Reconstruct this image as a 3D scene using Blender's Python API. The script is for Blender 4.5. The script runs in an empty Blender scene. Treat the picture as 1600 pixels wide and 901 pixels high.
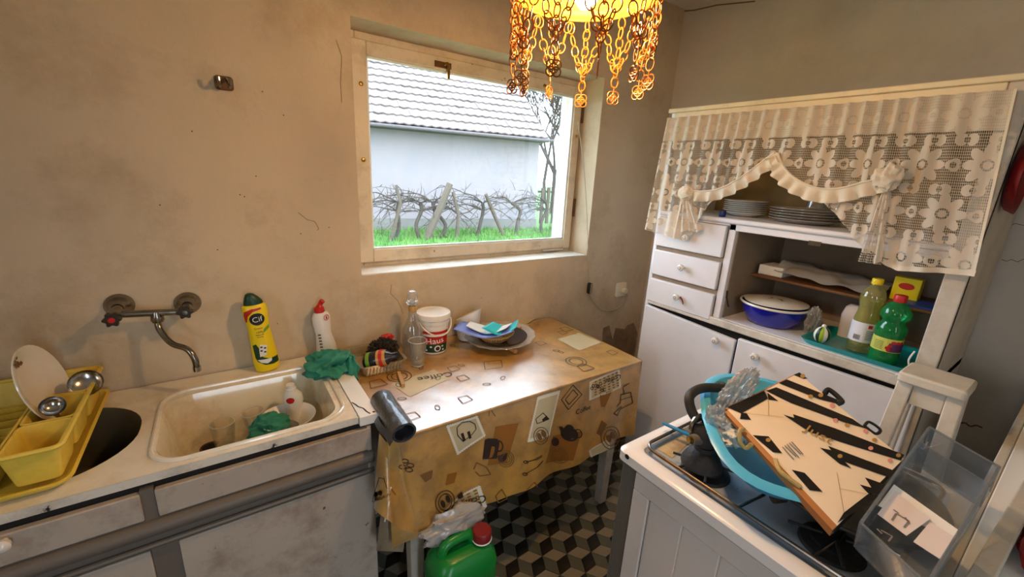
import bpy, bmesh, math, random
from mathutils import Vector, Matrix, noise, Euler
R_ = random.Random(7)
sc = bpy.context.scene
COL = sc.collection
PI = math.pi

# ------------------------------------------------------------ camera
FPX, YAW, PITCH, ROLL, CAMH = 651.9, math.radians(35.43), math.radians(15.43), math.radians(-3.12), 1.5
fw = Vector((math.sin(YAW)*math.cos(PITCH), math.cos(YAW)*math.cos(PITCH), -math.sin(PITCH)))
rt0 = Vector((math.cos(YAW), -math.sin(YAW), 0)); dn0 = fw.cross(rt0)
rt = rt0*math.cos(ROLL)+dn0*math.sin(ROLL); dn = -rt0*math.sin(ROLL)+dn0*math.cos(ROLL)
cam = bpy.data.objects.new('camera', bpy.data.cameras.new('camera')); COL.objects.link(cam)
cam.data.sensor_width = 36; cam.data.lens = FPX/1600*36; cam.data.clip_start = .02
m = Matrix((rt, -dn, -fw)).transposed().to_4x4(); m.translation = (0, 0, CAMH); cam.matrix_world = m
sc.camera = cam
# ------------------------------------------------------------ sky, exposure
SKY = 10.5
wd = bpy.data.worlds.new('sky'); sc.world = wd; wd.use_nodes = True
bg = wd.node_tree.nodes['Background']; bg.inputs[0].default_value = (.74, .87, 1, 1); bg.inputs[1].default_value = SKY
sc.view_settings.view_transform = 'Standard'; sc.view_settings.look = 'None'
sc.view_settings.exposure = 0.2; sc.view_settings.gamma = 1; sc.view_settings.use_curve_mapping = False
def portal(name, loc, rot, sx, sy):
    l = bpy.data.lights.new(name, 'AREA'); l.shape = 'RECTANGLE'; l.size = sx; l.size_y = sy
    l.cycles.is_portal = True
    o = bpy.data.objects.new(name, l); COL.objects.link(o); o.location = loc; o.rotation_euler = rot
portal('portal_window', (1.06, 1.93, 1.53), (-PI/2, 0, 0), 1.2, .9)      # faces the room
portal('portal_left', (-1.38, .1, 1.5), (0, -PI/2, 0), .6, .36)  # samples sky light through the opening added in the left wall
portal('portal_rear', (.1, -1.48, 1.05), (PI/2, 0, 0), .26, 2.05)  # samples sky light through the opening added in the rear wall
LAMP_W = 18.0

# ------------------------------------------------------------ helpers
def ray(px, py):
    return rt*((px-800)/FPX)+dn*((py-450.5)/FPX)+fw
def P(px, py, ax, val):                 # point seen at a pixel on the plane axis = val
    d = ray(px, py); o = Vector((0, 0, CAMH)); return o+d*((val-o[ax])/d[ax])
def Pp(px, py, p0, n):
    d = ray(px, py); o = Vector((0, 0, CAMH)); return o+d*((p0-o).dot(n)/d.dot(n))
def lin(c):
    c = c/255; return c/12.92 if c <= .04045 else ((c+.055)/1.055)**2.4
def rgb(r, g, b): return (lin(r), lin(g), lin(b), 1)
OFF = {}
class MB:
    def __init__(s): s.v = []; s.f = []; s.uv = None
    def add(s, vs, fs):
        n = len(s.v); s.v += [Vector(p) for p in vs]; s.f += [tuple(i+n for i in f) for f in fs]; return s
    def box(s, x0, x1, y0, y1, z0, z1):
        return s.add([(x0,y0,z0),(x1,y0,z0),(x1,y1,z0),(x0,y1,z0),(x0,y0,z1),(x1,y0,z1),(x1,y1,z1),(x0,y1,z1)],
                     [(3,2,1,0),(4,5,6,7),(0,1,5,4),(1,2,6,5),(2,3,7,6),(3,0,4,7)])
    def hexa(s, p):                     # 8 corners, bottom ring then top ring
        return s.add(p, [(3,2,1,0),(4,5,6,7),(0,1,5,4),(1,2,6,5),(2,3,7,6),(3,0,4,7)])
    def loft(s, loops, cap0=True, cap1=True, closed=True):
        n = len(loops[0]); vs = [p for l in loops for p in l]; fs = []
        for a in range(len(loops)-1):
            for i in range(n if closed else n-1):
                j = (i+1) % n; fs.append((a*n+i, a*n+j, a*n+n+j, a*n+n+i))
        if cap0: fs.append(tuple(reversed(range(n))))
        if cap1: fs.append(tuple(range((len(loops)-1)*n, len(loops)*n)))
        return s.add(vs, fs)
    def lathe(s, prof, n=24, c=(0, 0, 0), cap0=False, cap1=False):
        return s.loft([[(c[0]+r*math.cos(2*PI*i/n), c[1]+r*math.sin(2*PI*i/n), c[2]+z) for i in range(n)] for r, z in prof], cap0, cap1)
    def tube(s, path, r, n=8, closed=False, cap=True):
        path = [Vector(p) for p in path]; L = []; k = len(path)
        rr = r if isinstance(r, (list, tuple)) else [r]*k
        up = None
        for i, p in enumerate(path):
            a = path[i-1] if (i or closed) else p; b = path[(i+1) % k] if (i < k-1 or closed) else p
            t = (b-a)
            if t.length < 1e-9: t = Vector((0, 0, 1))
            t.normalize()
            if up is None: up = Vector((0, 0, 1)) if abs(t.z) < .9 else Vector((1, 0, 0))
            x = t.cross(up)
            if x.length < 1e-6: x = t.orthogonal()
            x.normalize(); up = x.cross(t).normalized()
            L.append([p+(x*math.cos(2*PI*j/n)+up*math.sin(2*PI*j/n))*rr[i] for j in range(n)])
        if closed: return s.loft(L+[L[0]], False, False)
        return s.loft(L, cap, cap)
    def torus(s, c, R, r, ax=2, n=20, k=6, sx=1, sy=1):
        pts = []
        for i in range(n):
            a = 2*PI*i/n; u, w = R*math.cos(a)*sx, R*math.sin(a)*sy
            q = [0, 0, 0]; q[(ax+1) % 3] = u; q[(ax+2) % 3] = w
            pts.append(Vector(c)+Vector(q))
        return s.tube(pts, r, k, closed=True)
    def grid(s, nu, nv, fn, uv=None):
        vs = [fn(i/nu, j/nv) for j in range(nv+1) for i in range(nu+1)]
        fs = [(j*(nu+1)+i, j*(nu+1)+i+1, (j+1)*(nu+1)+i+1, (j+1)*(nu+1)+i) for j in range(nv) for i in range(nu)]
        if uv:
            s.uv = (s.uv or [(0, 0)]*len(s.v))+[uv(i/nu, j/nv) for j in range(nv+1) for i in range(nu+1)]
        return s.add(vs, fs)
    def prism(s, pts, mp, t0, t1):      # polygon pts (u, v) mapped by mp(u, v, t)
        n = len(pts)
        vs = [mp(u, v, t0) for u, v in pts]+[mp(u, v, t1) for u, v in pts]
        return s.add(vs, [tuple(reversed(range(n))), tuple(range(n, 2*n))]+[(i, (i+1) % n, n+(i+1) % n, n+i) for i in range(n)])
    def xf(s, mt):
        s.v = [mt @ p for p in s.v]; return s
    def fn(s, f):
        s.v = [Vector(f(p)) for p in s.v]; return s
    def build(s, name, mat, parent=None, smooth=False, bevel=0, seg=2, origin=None, solid=0, sub=0, recalc=True):
        off = Vector(OFF[parent.name]) if parent is not None else (Vector(origin) if origin is not None else Vector((0, 0, 0)))
        me = bpy.data.meshes.new(name); me.from_pydata([tuple(p-off) for p in s.v], [], s.f)
        if s.uv:
            ul = me.uv_layers.new(name='UVMap')
            for lp in me.loops: ul.data[lp.index].uv = s.uv[lp.vertex_index]
        if recalc:
            bm = bmesh.new(); bm.from_mesh(me); bmesh.ops.recalc_face_normals(bm, faces=bm.faces); bm.to_mesh(me); bm.free()
        me.materials.append(MAT[mat] if isinstance(mat, str) else mat)
        o = bpy.data.objects.new(name, me); COL.objects.link(o)
        if parent is not None: o.parent = parent
        else: o.location = off
        OFF[o.name] = tuple(off)
        if smooth:
            for p in me.polygons: p.use_smooth = True
        if solid:
            q = o.modifiers.new('solid', 'SOLIDIFY'); q.thickness = solid; q.offset = 0
        if bevel:
            q = o.modifiers.new('bevel', 'BEVEL'); q.width = bevel; q.segments = seg; q.limit_method = 'ANGLE'; q.angle_limit = .6
        if sub:
            q = o.modifiers.new('sub', 'SUBSURF'); q.levels = sub; q.render_levels = sub
        if (smooth or bevel) and smooth != 'all':
            try:
                for p in me.polygons: p.use_smooth = True
                me.set_sharp_from_angle(angle=.7)
            except Exception: pass
        return o
def thing(name, label, cat, loc, group=None):
    o = bpy.data.objects.new(name, None); COL.objects.link(o); o.location = loc; o.empty_display_size = .05
    o['label'] = label; o['category'] = cat
    if group: o['group'] = group
    OFF[o.name] = tuple(loc); return o
def tag(o, label, cat, group=None):
    o['label'] = label; o['category'] = cat
    if group: o['group'] = group
    return o
def struct(o, label=None):
    o['kind'] = 'structure'
    if label: o['label'] = label
    return o
def sroot(name, loc, label=None):
    o = bpy.data.objects.new(name, None); COL.objects.link(o); o.location = loc; OFF[o.name] = tuple(loc); o['kind'] = 'structure'
    if label: o['label'] = label
    return o
def rrect(x0, x1, y0, y1, r, n=6):
    pts = []
    for cx, cy, a0 in ((x1-r, y1-r, 0), (x0+r, y1-r, PI/2), (x0+r, y0+r, PI), (x1-r, y0+r, 1.5*PI)):
        for i in range(n+1):
            a = a0+PI/2*i/n; pts.append((cx+r*math.cos(a), cy+r*math.sin(a)))
    return pts
def smooth_path(pts, n=8):
    pts = [Vector(p) for p in pts]; out = []
    for i in range(len(pts)-1):
        p0 = pts[max(i-1, 0)]; p1 = pts[i]; p2 = pts[i+1]; p3 = pts[min(i+2, len(pts)-1)]
        for k in range(n):
            t = k/n; out.append(.5*((2*p1)+(p2-p0)*t+(2*p0-5*p1+4*p2-p3)*t*t+(3*p1-p0-3*p2+p3)*t**3))
    out.append(pts[-1]); return out
TXT = {}
def text_mesh(s, size=1, align='CENTER'):
    k = (s, align)
    if k not in TXT:
        cu = bpy.data.curves.new('t', 'FONT'); cu.body = s; cu.align_x = align; cu.align_y = 'CENTER'; cu.resolution_u = 3
        o = bpy.data.objects.new('t', cu); COL.objects.link(o)
        dg = bpy.context.evaluated_depsgraph_get(); me = o.evaluated_get(dg).to_mesh()
        TXT[k] = ([(v.co.x, v.co.y) for v in me.vertices], [tuple(p.vertices) for p in me.polygons])
        o.evaluated_get(dg).to_mesh_clear(); bpy.data.objects.remove(o); bpy.data.curves.remove(cu)
    vs, fs = TXT[k]; return [(x*size, y*size) for x, y in vs], fs
def text_on(mb, s, size, u, v, ang, mp, sx=1):
    vs, fs = text_mesh(s, size); c, n = math.cos(ang), math.sin(ang)
    return emit(mb, [(u+x*sx*c-y*n, v+x*sx*n+y*c) for x, y in vs], fs, mp)
def stp(f, step): f.step = step; return f
def emit(mb, pts, fs, mp):              # flat print laid on a surface; cut fine where the surface is curved
    step = getattr(mp, 'step', None)
    if not step: return mb.add([mp(u, v) for u, v in pts], fs)
    bm = bmesh.new(); vs = [bm.verts.new((u, v, 0)) for u, v in pts]
    for f in fs:
        try: bm.faces.new([vs[i] for i in f])
        except ValueError: pass
    a, b = min(p[0] for p in pts), max(p[0] for p in pts); k = math.floor(a/step)+1
    while k*step < b:
        bmesh.ops.bisect_plane(bm, geom=bm.verts[:]+bm.edges[:]+bm.faces[:], plane_co=(k*step, 0, 0), plane_no=(1, 0, 0)); k += 1
    bm.verts.index_update(); mb.add([mp(v.co.x, v.co.y) for v in bm.verts], [tuple(v.index for v in f.verts) for f in bm.faces]); bm.free(); return mb
def poly_on(mb, pts, mp, n=None): return emit(mb, pts, [tuple(range(len(pts)))], mp)
def ring_pts(cu, cv, ru, rv, n=20, ang=0):
    return [(cu+ru*math.cos(2*PI*i/n)*math.cos(ang)-rv*math.sin(2*PI*i/n)*math.sin(ang), cv+ru*math.cos(2*PI*i/n)*math.sin(ang)+rv*math.sin(2*PI*i/n)*math.cos(ang)) for i in range(n)]
def band_on(mb, outer, inner, mp):
    n = len(outer)
    return emit(mb, list(outer)+list(inner), [(i, (i+1) % n, n+(i+1) % n, n+i) for i in range(n)], mp)
def line_on(mb, pts, w, mp, closed=False):
    q = [Vector(p) for p in pts]; k = len(q)
    for i in range(k if closed else k-1):
        a, b = q[i], q[(i+1) % k]; d = b-a
        if d.length < 1e-7: continue
        d.normalize(); nn = Vector((-d.y, d.x))*w/2
        emit(mb, [tuple(a-nn), tuple(b-nn), tuple(b+nn), tuple(a+nn)], [(0, 1, 2, 3)], mp)
    return mb
def crumple(c, r, seed, amp=.35, freq=2.2, lev=4, flat=None, oc=3):
    bm = bmesh.new(); bmesh.ops.create_icosphere(bm, subdivisions=lev, radius=1); mb = MB(); so = Vector((seed*3.7, seed*1.3, seed*7.1))
    for v in bm.verts:
        p = v.co.copy(); d = 0; a = 1; f = freq
        for k in range(oc):
            d += a*(1-2*abs(noise.noise(p*f+so*(k+1)))); a *= .5; f *= 2
        q = p*(1+amp*(d-(.8 if oc > 2 else .55))); q = Vector((q.x*r[0], q.y*r[1], q.z*r[2]))+Vector(c)
        if flat is not None and q.z < flat: q.z = flat+(q.z-flat)*.05
        mb.v.append(q)
    mb.f = [tuple(v.index for v in f.verts) for f in bm.faces]; bm.free(); return mb

# ------------------------------------------------------------ materials
MAT = {}
def pm(name, col, rough=.5, metal=0, var=0, vs=6, bump=0, bs=40, dirt=None, dscale=8, damt=.5, chips=None, chs=30, cht=.66, spec=.5, coat=0, trans=0, alpha=1, emit=None, es=0, sub=0, stretch=None, ior=None):
    m = bpy.data.materials.new(name); m.use_nodes = True; nt = m.node_tree; N = nt.nodes; L = nt.links
    b = N['Principled BSDF']; b.inputs['Base Color'].default_value = col; b.inputs['Roughness'].default_value = rough; b.inputs['Metallic'].default_value = metal
    b.inputs['Specular IOR Level'].default_value = spec; b.inputs['Coat Weight'].default_value = coat; b.inputs['Transmission Weight'].default_value = trans; b.inputs['Alpha'].default_value = alpha
    if ior: b.inputs['IOR'].default_value = ior
    if emit: b.inputs['Emission Color'].default_value = emit; b.inputs['Emission Strength'].default_value = es
    if sub: b.inputs['Subsurface Weight'].default_value = sub; b.inputs['Subsurface Radius'].default_value = (.01, .01, .01)
    tc = N.new('ShaderNodeTexCoord'); co = tc.outputs['Object']
    if stretch:
        mp = N.new('ShaderNodeMapping'); mp.inputs['Scale'].default_value = stretch; L.new(co, mp.inputs[0]); co = mp.outputs[0]
    def nz(scale, det=5, rough_=.6):
        n = N.new('ShaderNodeTexNoise'); n.inputs['Scale'].default_value = scale; n.inputs['Detail'].default_value = det; n.inputs['Roughness'].default_value = rough_; L.new(co, n.inputs['Vector']); return n.outputs['Fac']
    def ramp(s, a, b_):
        r = N.new('ShaderNodeMapRange'); r.inputs['From Min'].default_value = a; r.inputs['From Max'].default_value = b_; L.new(s, r.inputs['Value']); return r.outputs[0]
    def mix(fac, a, b_):
        x = N.new('ShaderNodeMix'); x.data_type = 'RGBA'; L.new(fac, x.inputs['Factor'])
        for s, t in ((a, x.inputs['A']), (b_, x.inputs['B'])):
            if hasattr(s, 'links'): L.new(s, t)
            else: t.default_value = s
        return x.outputs['Result']
    cur = col
    if var:
        c1 = tuple(c*(1-var) for c in col[:3])+(1,); c2 = tuple(min(1, c*(1+var*.6)) for c in col[:3])+(1,)
        cur = mix(ramp(nz(vs), .3, .7), c1, c2)
    if dirt:
        f = ramp(nz(dscale, 8, .7), .48, .78); mu = N.new('ShaderNodeMath'); mu.operation = 'MULTIPLY'; mu.inputs[1].default_value = damt; L.new(f, mu.inputs[0]); cur = mix(mu.outputs[0], cur, dirt)
    if chips: cur = mix(ramp(nz(chs, 6, .65), cht, cht+.02), cur, chips)
    if hasattr(cur, 'links'): L.new(cur, b.inputs['Base Color'])
    if bump:
        bp = N.new('ShaderNodeBump'); bp.inputs['Strength'].default_value = bump; bp.inputs['Distance'].default_value = .01; L.new(nz(bs, 6), bp.inputs['Height']); L.new(bp.outputs[0], b.inputs['Normal'])
    MAT[name] = m; return m
def glass(name, col=(1, 1, 1, 1), base=.06, edge=.55, rough=.02, tint=None):
    m = bpy.data.materials.new(name); m.use_nodes = True; nt = m.node_tree; N = nt.nodes; L = nt.links
    N.remove(N['Principled BSDF']); out = N['Material Output']
    t = N.new('ShaderNodeBsdfTransparent'); t.inputs[0].default_value = col
    g = N.new('ShaderNodeBsdfGlossy'); g.inputs['Roughness'].default_value = rough
    fr = N.new('ShaderNodeLayerWeight'); fr.inputs['Blend'].default_value = .35
    mr = N.new('ShaderNodeMapRange'); mr.inputs['To Min'].default_value = base; mr.inputs['To Max'].default_value = edge; L.new(fr.outputs['Fresnel'], mr.inputs['Value'])
    mx = N.new('ShaderNodeMixShader'); L.new(mr.outputs[0], mx.inputs[0]); L.new(t.outputs[0], mx.inputs[1]); L.new(g.outputs[0], mx.inputs[2])
    last = mx.outputs[0]
    if tint:
        d = N.new('ShaderNodeBsdfDiffuse'); d.inputs[0].default_value = tint[0]; m2 = N.new('ShaderNodeMixShader'); m2.inputs[0].default_value = tint[1]; L.new(last, m2.inputs[1]); L.new(d.outputs[0], m2.inputs[2]); last = m2.outputs[0]
    L.new(last, out.inputs[0]); MAT[name] = m; return m
BRN = rgb(92, 62, 38)
pm('wall', rgb(208, 190, 162), .9, var=.08, vs=2.5, bump=.3, bs=30, dirt=rgb(140, 112, 78), dscale=2.2, damt=.7, chips=rgb(120, 92, 64), chs=24, cht=.725)
pm('wall_grey', rgb(206, 198, 186), .9, var=.08, vs=2, bump=.25, bs=30, dirt=rgb(130, 114, 98), dscale=1.8, damt=.3, chips=rgb(96, 82, 70), chs=7, cht=.73)
pm('ceiling', rgb(225, 218, 205), .9, var=.05, dirt=rgb(150, 125, 95), dscale=2, damt=.4)
pm('bare_plaster', rgb(146, 122, 98), .95, var=.25, vs=18, bump=.6, bs=60)
pm('crack', rgb(105, 85, 65), .9)
pm('window_paint', rgb(222, 208, 184), .5, var=.05, dirt=rgb(140, 108, 72), dscale=9, damt=.55, chips=BRN, chs=22, cht=.70)
pm('window_white', rgb(235, 236, 234), .45, var=.04)
pm('sill_paint', rgb(232, 226, 214), .45, dirt=rgb(140, 105, 66), dscale=10, damt=.4)
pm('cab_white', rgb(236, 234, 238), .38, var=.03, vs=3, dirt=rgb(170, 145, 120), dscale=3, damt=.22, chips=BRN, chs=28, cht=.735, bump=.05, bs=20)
pm('cab_worn', rgb(226, 218, 206), .45, dirt=rgb(120, 95, 70), dscale=9, damt=.6, chips=rgb(50, 38, 28), chs=14, cht=.66)
pm('cab_cream', rgb(238, 222, 186), .4, var=.04, dirt=rgb(150, 115, 70), dscale=9, damt=.4)
pm('cab_inner', rgb(150, 130, 108), .7, var=.08, dirt=rgb(70, 55, 42), dscale=5, damt=.5)
pm('cab_upper_inner', rgb(158, 132, 84), .6, var=.1, dirt=rgb(80, 60, 30), dscale=3, damt=.5)
pm('shelf_brown', rgb(120, 80, 48), .5, var=.15, vs=8, stretch=(1, 6, 1))
pm('sink_front', rgb(184, 170, 156), .55, var=.06, vs=4, dirt=rgb(118, 88, 66), dscale=7, damt=.85, chips=rgb(104, 72, 58), chs=30, cht=.69, bump=.08)
pm('sink_rail', rgb(112, 102, 92), .5, var=.1, dirt=rgb(60, 50, 42), dscale=6, damt=.5)
pm('dark_gap', rgb(34, 28, 24), .9)
pm('enamel', rgb(240, 232, 216), .16, var=.03, dirt=rgb(170, 134, 86), dscale=5, damt=.6, chips=rgb(70, 48, 32), chs=26, cht=.72, coat=.3)
pm('enamel_basin', rgb(232, 220, 190), .18, var=.03, dirt=rgb(160, 120, 62), dscale=5, damt=.75, coat=.3)
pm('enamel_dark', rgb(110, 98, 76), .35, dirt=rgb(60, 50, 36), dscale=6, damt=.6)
pm('chrome_old', rgb(150, 142, 132), .22, 1, var=.2, vs=30, dirt=rgb(84, 72, 58), dscale=20, damt=.6)
pm('chrome', rgb(200, 200, 200), .12, 1)
pm('steel', rgb(176, 174, 172), .18, 1)
pm('knob_dark', rgb(56, 48, 42), .35, .3)
pm('red', rgb(196, 34, 26), .4)
pm('red_dark', rgb(132, 26, 30), .45)
pm('yellow_plastic', rgb(236, 206, 84), .38, var=.06, dirt=rgb(150, 110, 40), dscale=8, damt=.4, sub=.1)
pm('yellow', rgb(246, 216, 24), .35)
pm('green_dark', rgb(20, 62, 40), .4)
pm('leaf_green', rgb(120, 168, 44), .45)
pm('black', rgb(20, 20, 22), .45)
pm('ink', rgb(46, 30, 24), .55)
pm('ink_soft', rgb(120, 84, 40), .55)
pm('white', rgb(238, 236, 232), .4)
pm('white_plastic', rgb(234, 230, 224), .35, var=.03, sub=.1)
pm('porcelain', rgb(238, 232, 222), .15, coat=.3, dirt=rgb(190, 165, 130), dscale=6, damt=.25)
pm('green_rag', rgb(46, 134, 110), .8, var=.15, vs=15, bump=.35, bs=90)
pm('grey_rag', rgb(110, 108, 104), .9, bump=.4)
pm('rubber', rgb(40, 38, 36), .6)
pm('blackbag', rgb(26, 28, 36), .2, bump=1.0, bs=40, spec=1.0, coat=.5)
pm('wirewool', rgb(52, 40, 30), .7, .2, bump=.8, bs=120)
pm('wood', rgb(196, 150, 92), .6, var=.12, vs=12, stretch=(1, 1, 5))
pm('wood_brown', rgb(150, 94, 44), .5, var=.15, vs=10)
pm('wood_white', rgb(212, 202, 186), .55, var=.05, dirt=rgb(140, 118, 92), dscale=7, damt=.5, chips=rgb(96, 70, 50), chs=20, cht=.70, bump=.1)
pm('leg_paint', rgb(188, 178, 164), .6, dirt=rgb(110, 90, 70), dscale=12, damt=.6, chips=rgb(70, 54, 42), chs=40, cht=.72)
pm('straw', rgb(206, 158, 84), .6)
pm('dark_plate', rgb(38, 30, 40), .25)
pm('paper_blue', rgb(120, 140, 214), .4)
pm('paper_teal', rgb(42, 196, 206), .35)
pm('paper_white', rgb(226, 226, 222), .5)
pm('jerry', rgb(6, 128, 48), .32, spec=.6, bump=.08, bs=12)
pm('socket', rgb(236, 224, 196), .4)
pm('brass', rgb(176, 132, 60), .3, 1)
pm('rust', rgb(112, 76, 44), .6, .5, var=.3, vs=30)
pm('cable', rgb(196, 180, 150), .5)
pm('chain_gold', rgb(150, 92, 36), .4, .2, var=.25, vs=40)
pm('stove_white', rgb(232, 228, 226), .2, coat=.4, var=.02)
pm('stove_panel', rgb(214, 204, 198), .35, var=.03, dirt=rgb(150, 128, 110), dscale=4, damt=.25)
pm('stove_groove', rgb(236, 226, 214), .4)
pm('stove_grey', rgb(112, 104, 94), .5, var=.1)
pm('hob', rgb(190, 196, 204), .2, .35, dirt=rgb(24, 20, 18), dscale=3, damt=.75, chips=rgb(20, 18, 16), chs=46, cht=.69)
pm('hob_rust', rgb(196, 178, 140), .4, dirt=rgb(120, 84, 40), dscale=10, damt=.8)
pm('cast_iron', rgb(44, 40, 38), .6, .2, bump=.3, bs=80)
pm('rod', rgb(150, 140, 132), .25, 1, dirt=rgb(96, 66, 44), dscale=14, damt=.8)
pm('pan', rgb(74, 66, 56), .5, .4, var=.3, vs=14, dirt=rgb(140, 120, 92), dscale=8, damt=.6)
pm('tub_blue', rgb(92, 190, 232), .32, sub=.1)
pm('tub_deep', rgb(10, 112, 170), .35)
pm('lighter_blue', rgb(38, 130, 184), .35)
pm('bag_paper', rgb(240, 222, 196), .4, var=.02)
pm('bag_black', rgb(28, 24, 24), .35)
pm('kraft', rgb(176, 110, 52), .5, var=.08)
pm('rope', rgb(196, 168, 104), .6, bump=.5, bs=150)
pm('pink', rgb(226, 150, 140), .4)
pm('gold', rgb(206, 164, 96), .35, .4)
pm('card_pink', rgb(226, 214, 212), .5, var=.03)
pm('grey_text', rgb(130, 122, 124), .5)
pm('enamel_blue', rgb(16, 22, 150), .15, coat=.5)
pm('turquoise', rgb(22, 160, 164), .3)
pm('striped_green', rgb(160, 190, 40), .4)
pm('striped_dark', rgb(30, 60, 46), .4)
pm('oil_label', rgb(226, 224, 230), .4)
pm('label_yellow', rgb(206, 206, 96), .4)
pm('label_grape', rgb(96, 40, 90), .4)
pm('purple_blue', rgb(40, 70, 150), .4)
pm('blue_cap', rgb(16, 44, 120), .4)
pm('pot_glass', rgb(150, 140, 120), .2)
pm('tile_light', rgb(142, 133, 115), .35, var=.14, vs=14, dirt=rgb(108, 84, 58), dscale=9, damt=.7)
pm('tile_mid', rgb(96, 96, 84), .35, var=.2, vs=14, dirt=rgb(70, 58, 42), dscale=9, damt=.7)
pm('tile_dark', rgb(34, 33, 31), .32, var=.2, vs=14, dirt=rgb(88, 70, 50), dscale=9, damt=.5)
pm('grout', rgb(60, 54, 46), .8)
pm('cloth_back', rgb(150, 130, 104), .8, var=.15, vs=10, dirt=rgb(96, 76, 50), dscale=14, damt=.6)
pm('stamp_pale', rgb(204, 190, 152), .4, var=.06)
pm('stamp_white', rgb(236, 228, 210), .4)
pm('stamp_brown', rgb(150, 98, 36), .4, var=.1)
pm('house_plaster', rgb(132, 122, 122), .95, var=.08, vs=.8, dirt=rgb(110, 116, 122), dscale=.6, damt=.6)
pm('roof_tile', rgb(108, 96, 90), .85, var=.35, vs=3, dirt=rgb(124, 118, 112), dscale=2, damt=.6)
pm('gutter', rgb(112, 100, 104), .5)
pm('fascia', rgb(90, 84, 84), .8)
pm('grass', rgb(74, 108, 44), .95, var=.3, vs=3, bump=.5, bs=30)
pm('grass_blade', rgb(80, 122, 46), .8, var=.3, vs=2)
pm('bark', rgb(66, 56, 48), .9, var=.25, vs=8)
pm('post', rgb(82, 70, 58), .9, var=.2, vs=6)
pm('concrete', rgb(108, 104, 98), .9, var=.1)
pm('dark_frame', rgb(70, 64, 60), .6)
glass('pane', (.95, .98, 1, 1), .03, .5, .0)
glass('glassware', (.97, .97, .95, 1), .05, .36, .04, (rgb(240, 234, 222), .07))
glass('glass_edge', (.95, .95, .93, 1), .15, .6, .05, (rgb(244, 240, 230), .35))
pm('edge_worn', rgb(226, 218, 204), .4, dirt=rgb(110, 84, 60), dscale=8, damt=.7, chips=rgb(36, 26, 20), chs=16, cht=.66)
glass('acrylic', (.86, .88, .9, 1), .05, .5, .03, (rgb(200, 206, 212), .10))
glass('cut_glass', (.92, .92, .92, 1), .12, .5, .12, (rgb(226, 218, 210), .3))
glass('green_glass', (.22, .80, .46, 1), .06, .5, .05, (rgb(40, 180, 100), .25))
glass('oil_glass', (.90, .90, .66, 1), .07, .5, .05, (rgb(222, 216, 150), .14))
glass('film', (.9, .9, .9, 1), .12, .55, .15, (rgb(210, 206, 200), .30))
glass('film_thick', (.8, .8, .8, 1), .12, .5, .2, (rgb(196, 190, 184), .62))
glass('tub_clear', (.88, .86, .8, 1), .08, .45, .15, (rgb(190, 170, 140), .35))

def lace_mat():
    m = bpy.data.materials.new('lace'); m.use_nodes = True; nt = m.node_tree; N = nt.nodes; L = nt.links
    b = N['Principled BSDF']; out = N['Material Output']
    b.inputs['Base Color'].default_value = rgb(238, 224, 204); b.inputs['Roughness'].default_value = .8
    tl = N.new('ShaderNodeBsdfTranslucent'); tl.inputs[0].default_value = rgb(238, 220, 196)
    ms = N.new('ShaderNodeMixShader'); ms.inputs[0].default_value = .25; L.new(b.outputs[0], ms.inputs[1]); L.new(tl.outputs[0], ms.inputs[2])
    uv = N.new('ShaderNodeUVMap'); uv.uv_map = 'UVMap'; sp = N.new('ShaderNodeSeparateXYZ'); L.new(uv.outputs[0], sp.inputs[0])
    def M(op, a, c=None, d=None):
        n = N.new('ShaderNodeMath'); n.operation = op
        for i, s in enumerate((a, c, d)):
            if s is None: continue
            if hasattr(s, 'links'): L.new(s, n.inputs[i])
            else: n.inputs[i].default_value = s
        return n.outputs[0]
    U, V = sp.outputs[0], sp.outputs[1]
    def motif(cu, cv, ou, ov, petals, r0, amp, hole, inner=None):
        a = M('ADD', M('DIVIDE', U, cu), ou); v = M('ADD', M('DIVIDE', V, cv), ov)
        row = M('FLOOR', v); a = M('ADD', a, M('MULTIPLY', row, .5))
        fu = M('MULTIPLY', M('SUBTRACT', M('FRACT', a), .5), cu); fv = M('MULTIPLY', M('SUBTRACT', M('FRACT', v), .5), cv)
        r = M('SQRT', M('ADD', M('MULTIPLY', fu, fu), M('MULTIPLY', fv, fv))); th = M('ARCTAN2', fv, fu)
        pet = M('ABSOLUTE', M('COSINE', M('MULTIPLY', th, petals/2)))
        lim = M('ADD', r0, M('MULTIPLY', pet, amp)); s = M('LESS_THAN', r, lim)
        ringd = M('LESS_THAN', M('ABSOLUTE', M('SUBTRACT', r, hole)), .0028)
        s = M('SUBTRACT', s, ringd)
        if inner: s = M('MULTIPLY', s, M('GREATER_THAN', r, inner))
        return M('MAXIMUM', s, 0)
    fl = motif(.155, .135, 0, .1, 8, .034, .024, .013)
    lf = motif(.0775, .135, .25, .6, 2, .008, .020, .5, .008)
    l2 = motif(.155, .135, .5, .1, 3, .014, .005, .5, .008)
    net = M('MULTIPLY', M('GREATER_THAN', M('FRACT', M('MULTIPLY', U, 210)), .74), 1)
    net2 = M('MULTIPLY', M('GREATER_THAN', M('FRACT', M('MULTIPLY', V, 130)), .82), 1)
    op = M('MAXIMUM', M('MAXIMUM', fl, lf), M('MAXIMUM', l2, M('MAXIMUM', net, net2)))
    band = M('MULTIPLY', M('LESS_THAN', V, .10), .8)          # gathered double heading
    op = M('MAXIMUM', op, band)
    op = M('MULTIPLY', op, .95)
    tr = N.new('ShaderNodeBsdfTransparent'); mx = N.new('ShaderNodeMixShader'); L.new(op, mx.inputs[0]); L.new(tr.outputs[0], mx.inputs[1]); L.new(ms.outputs[0], mx.inputs[2]); L.new(mx.outputs[0], out.inputs[0])
    MAT['lace'] = m
lace_mat()
glass('lace_ruffle', (.9, .88, .84, 1), .0, .02, .6, (rgb(240, 226, 204), .86))
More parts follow.
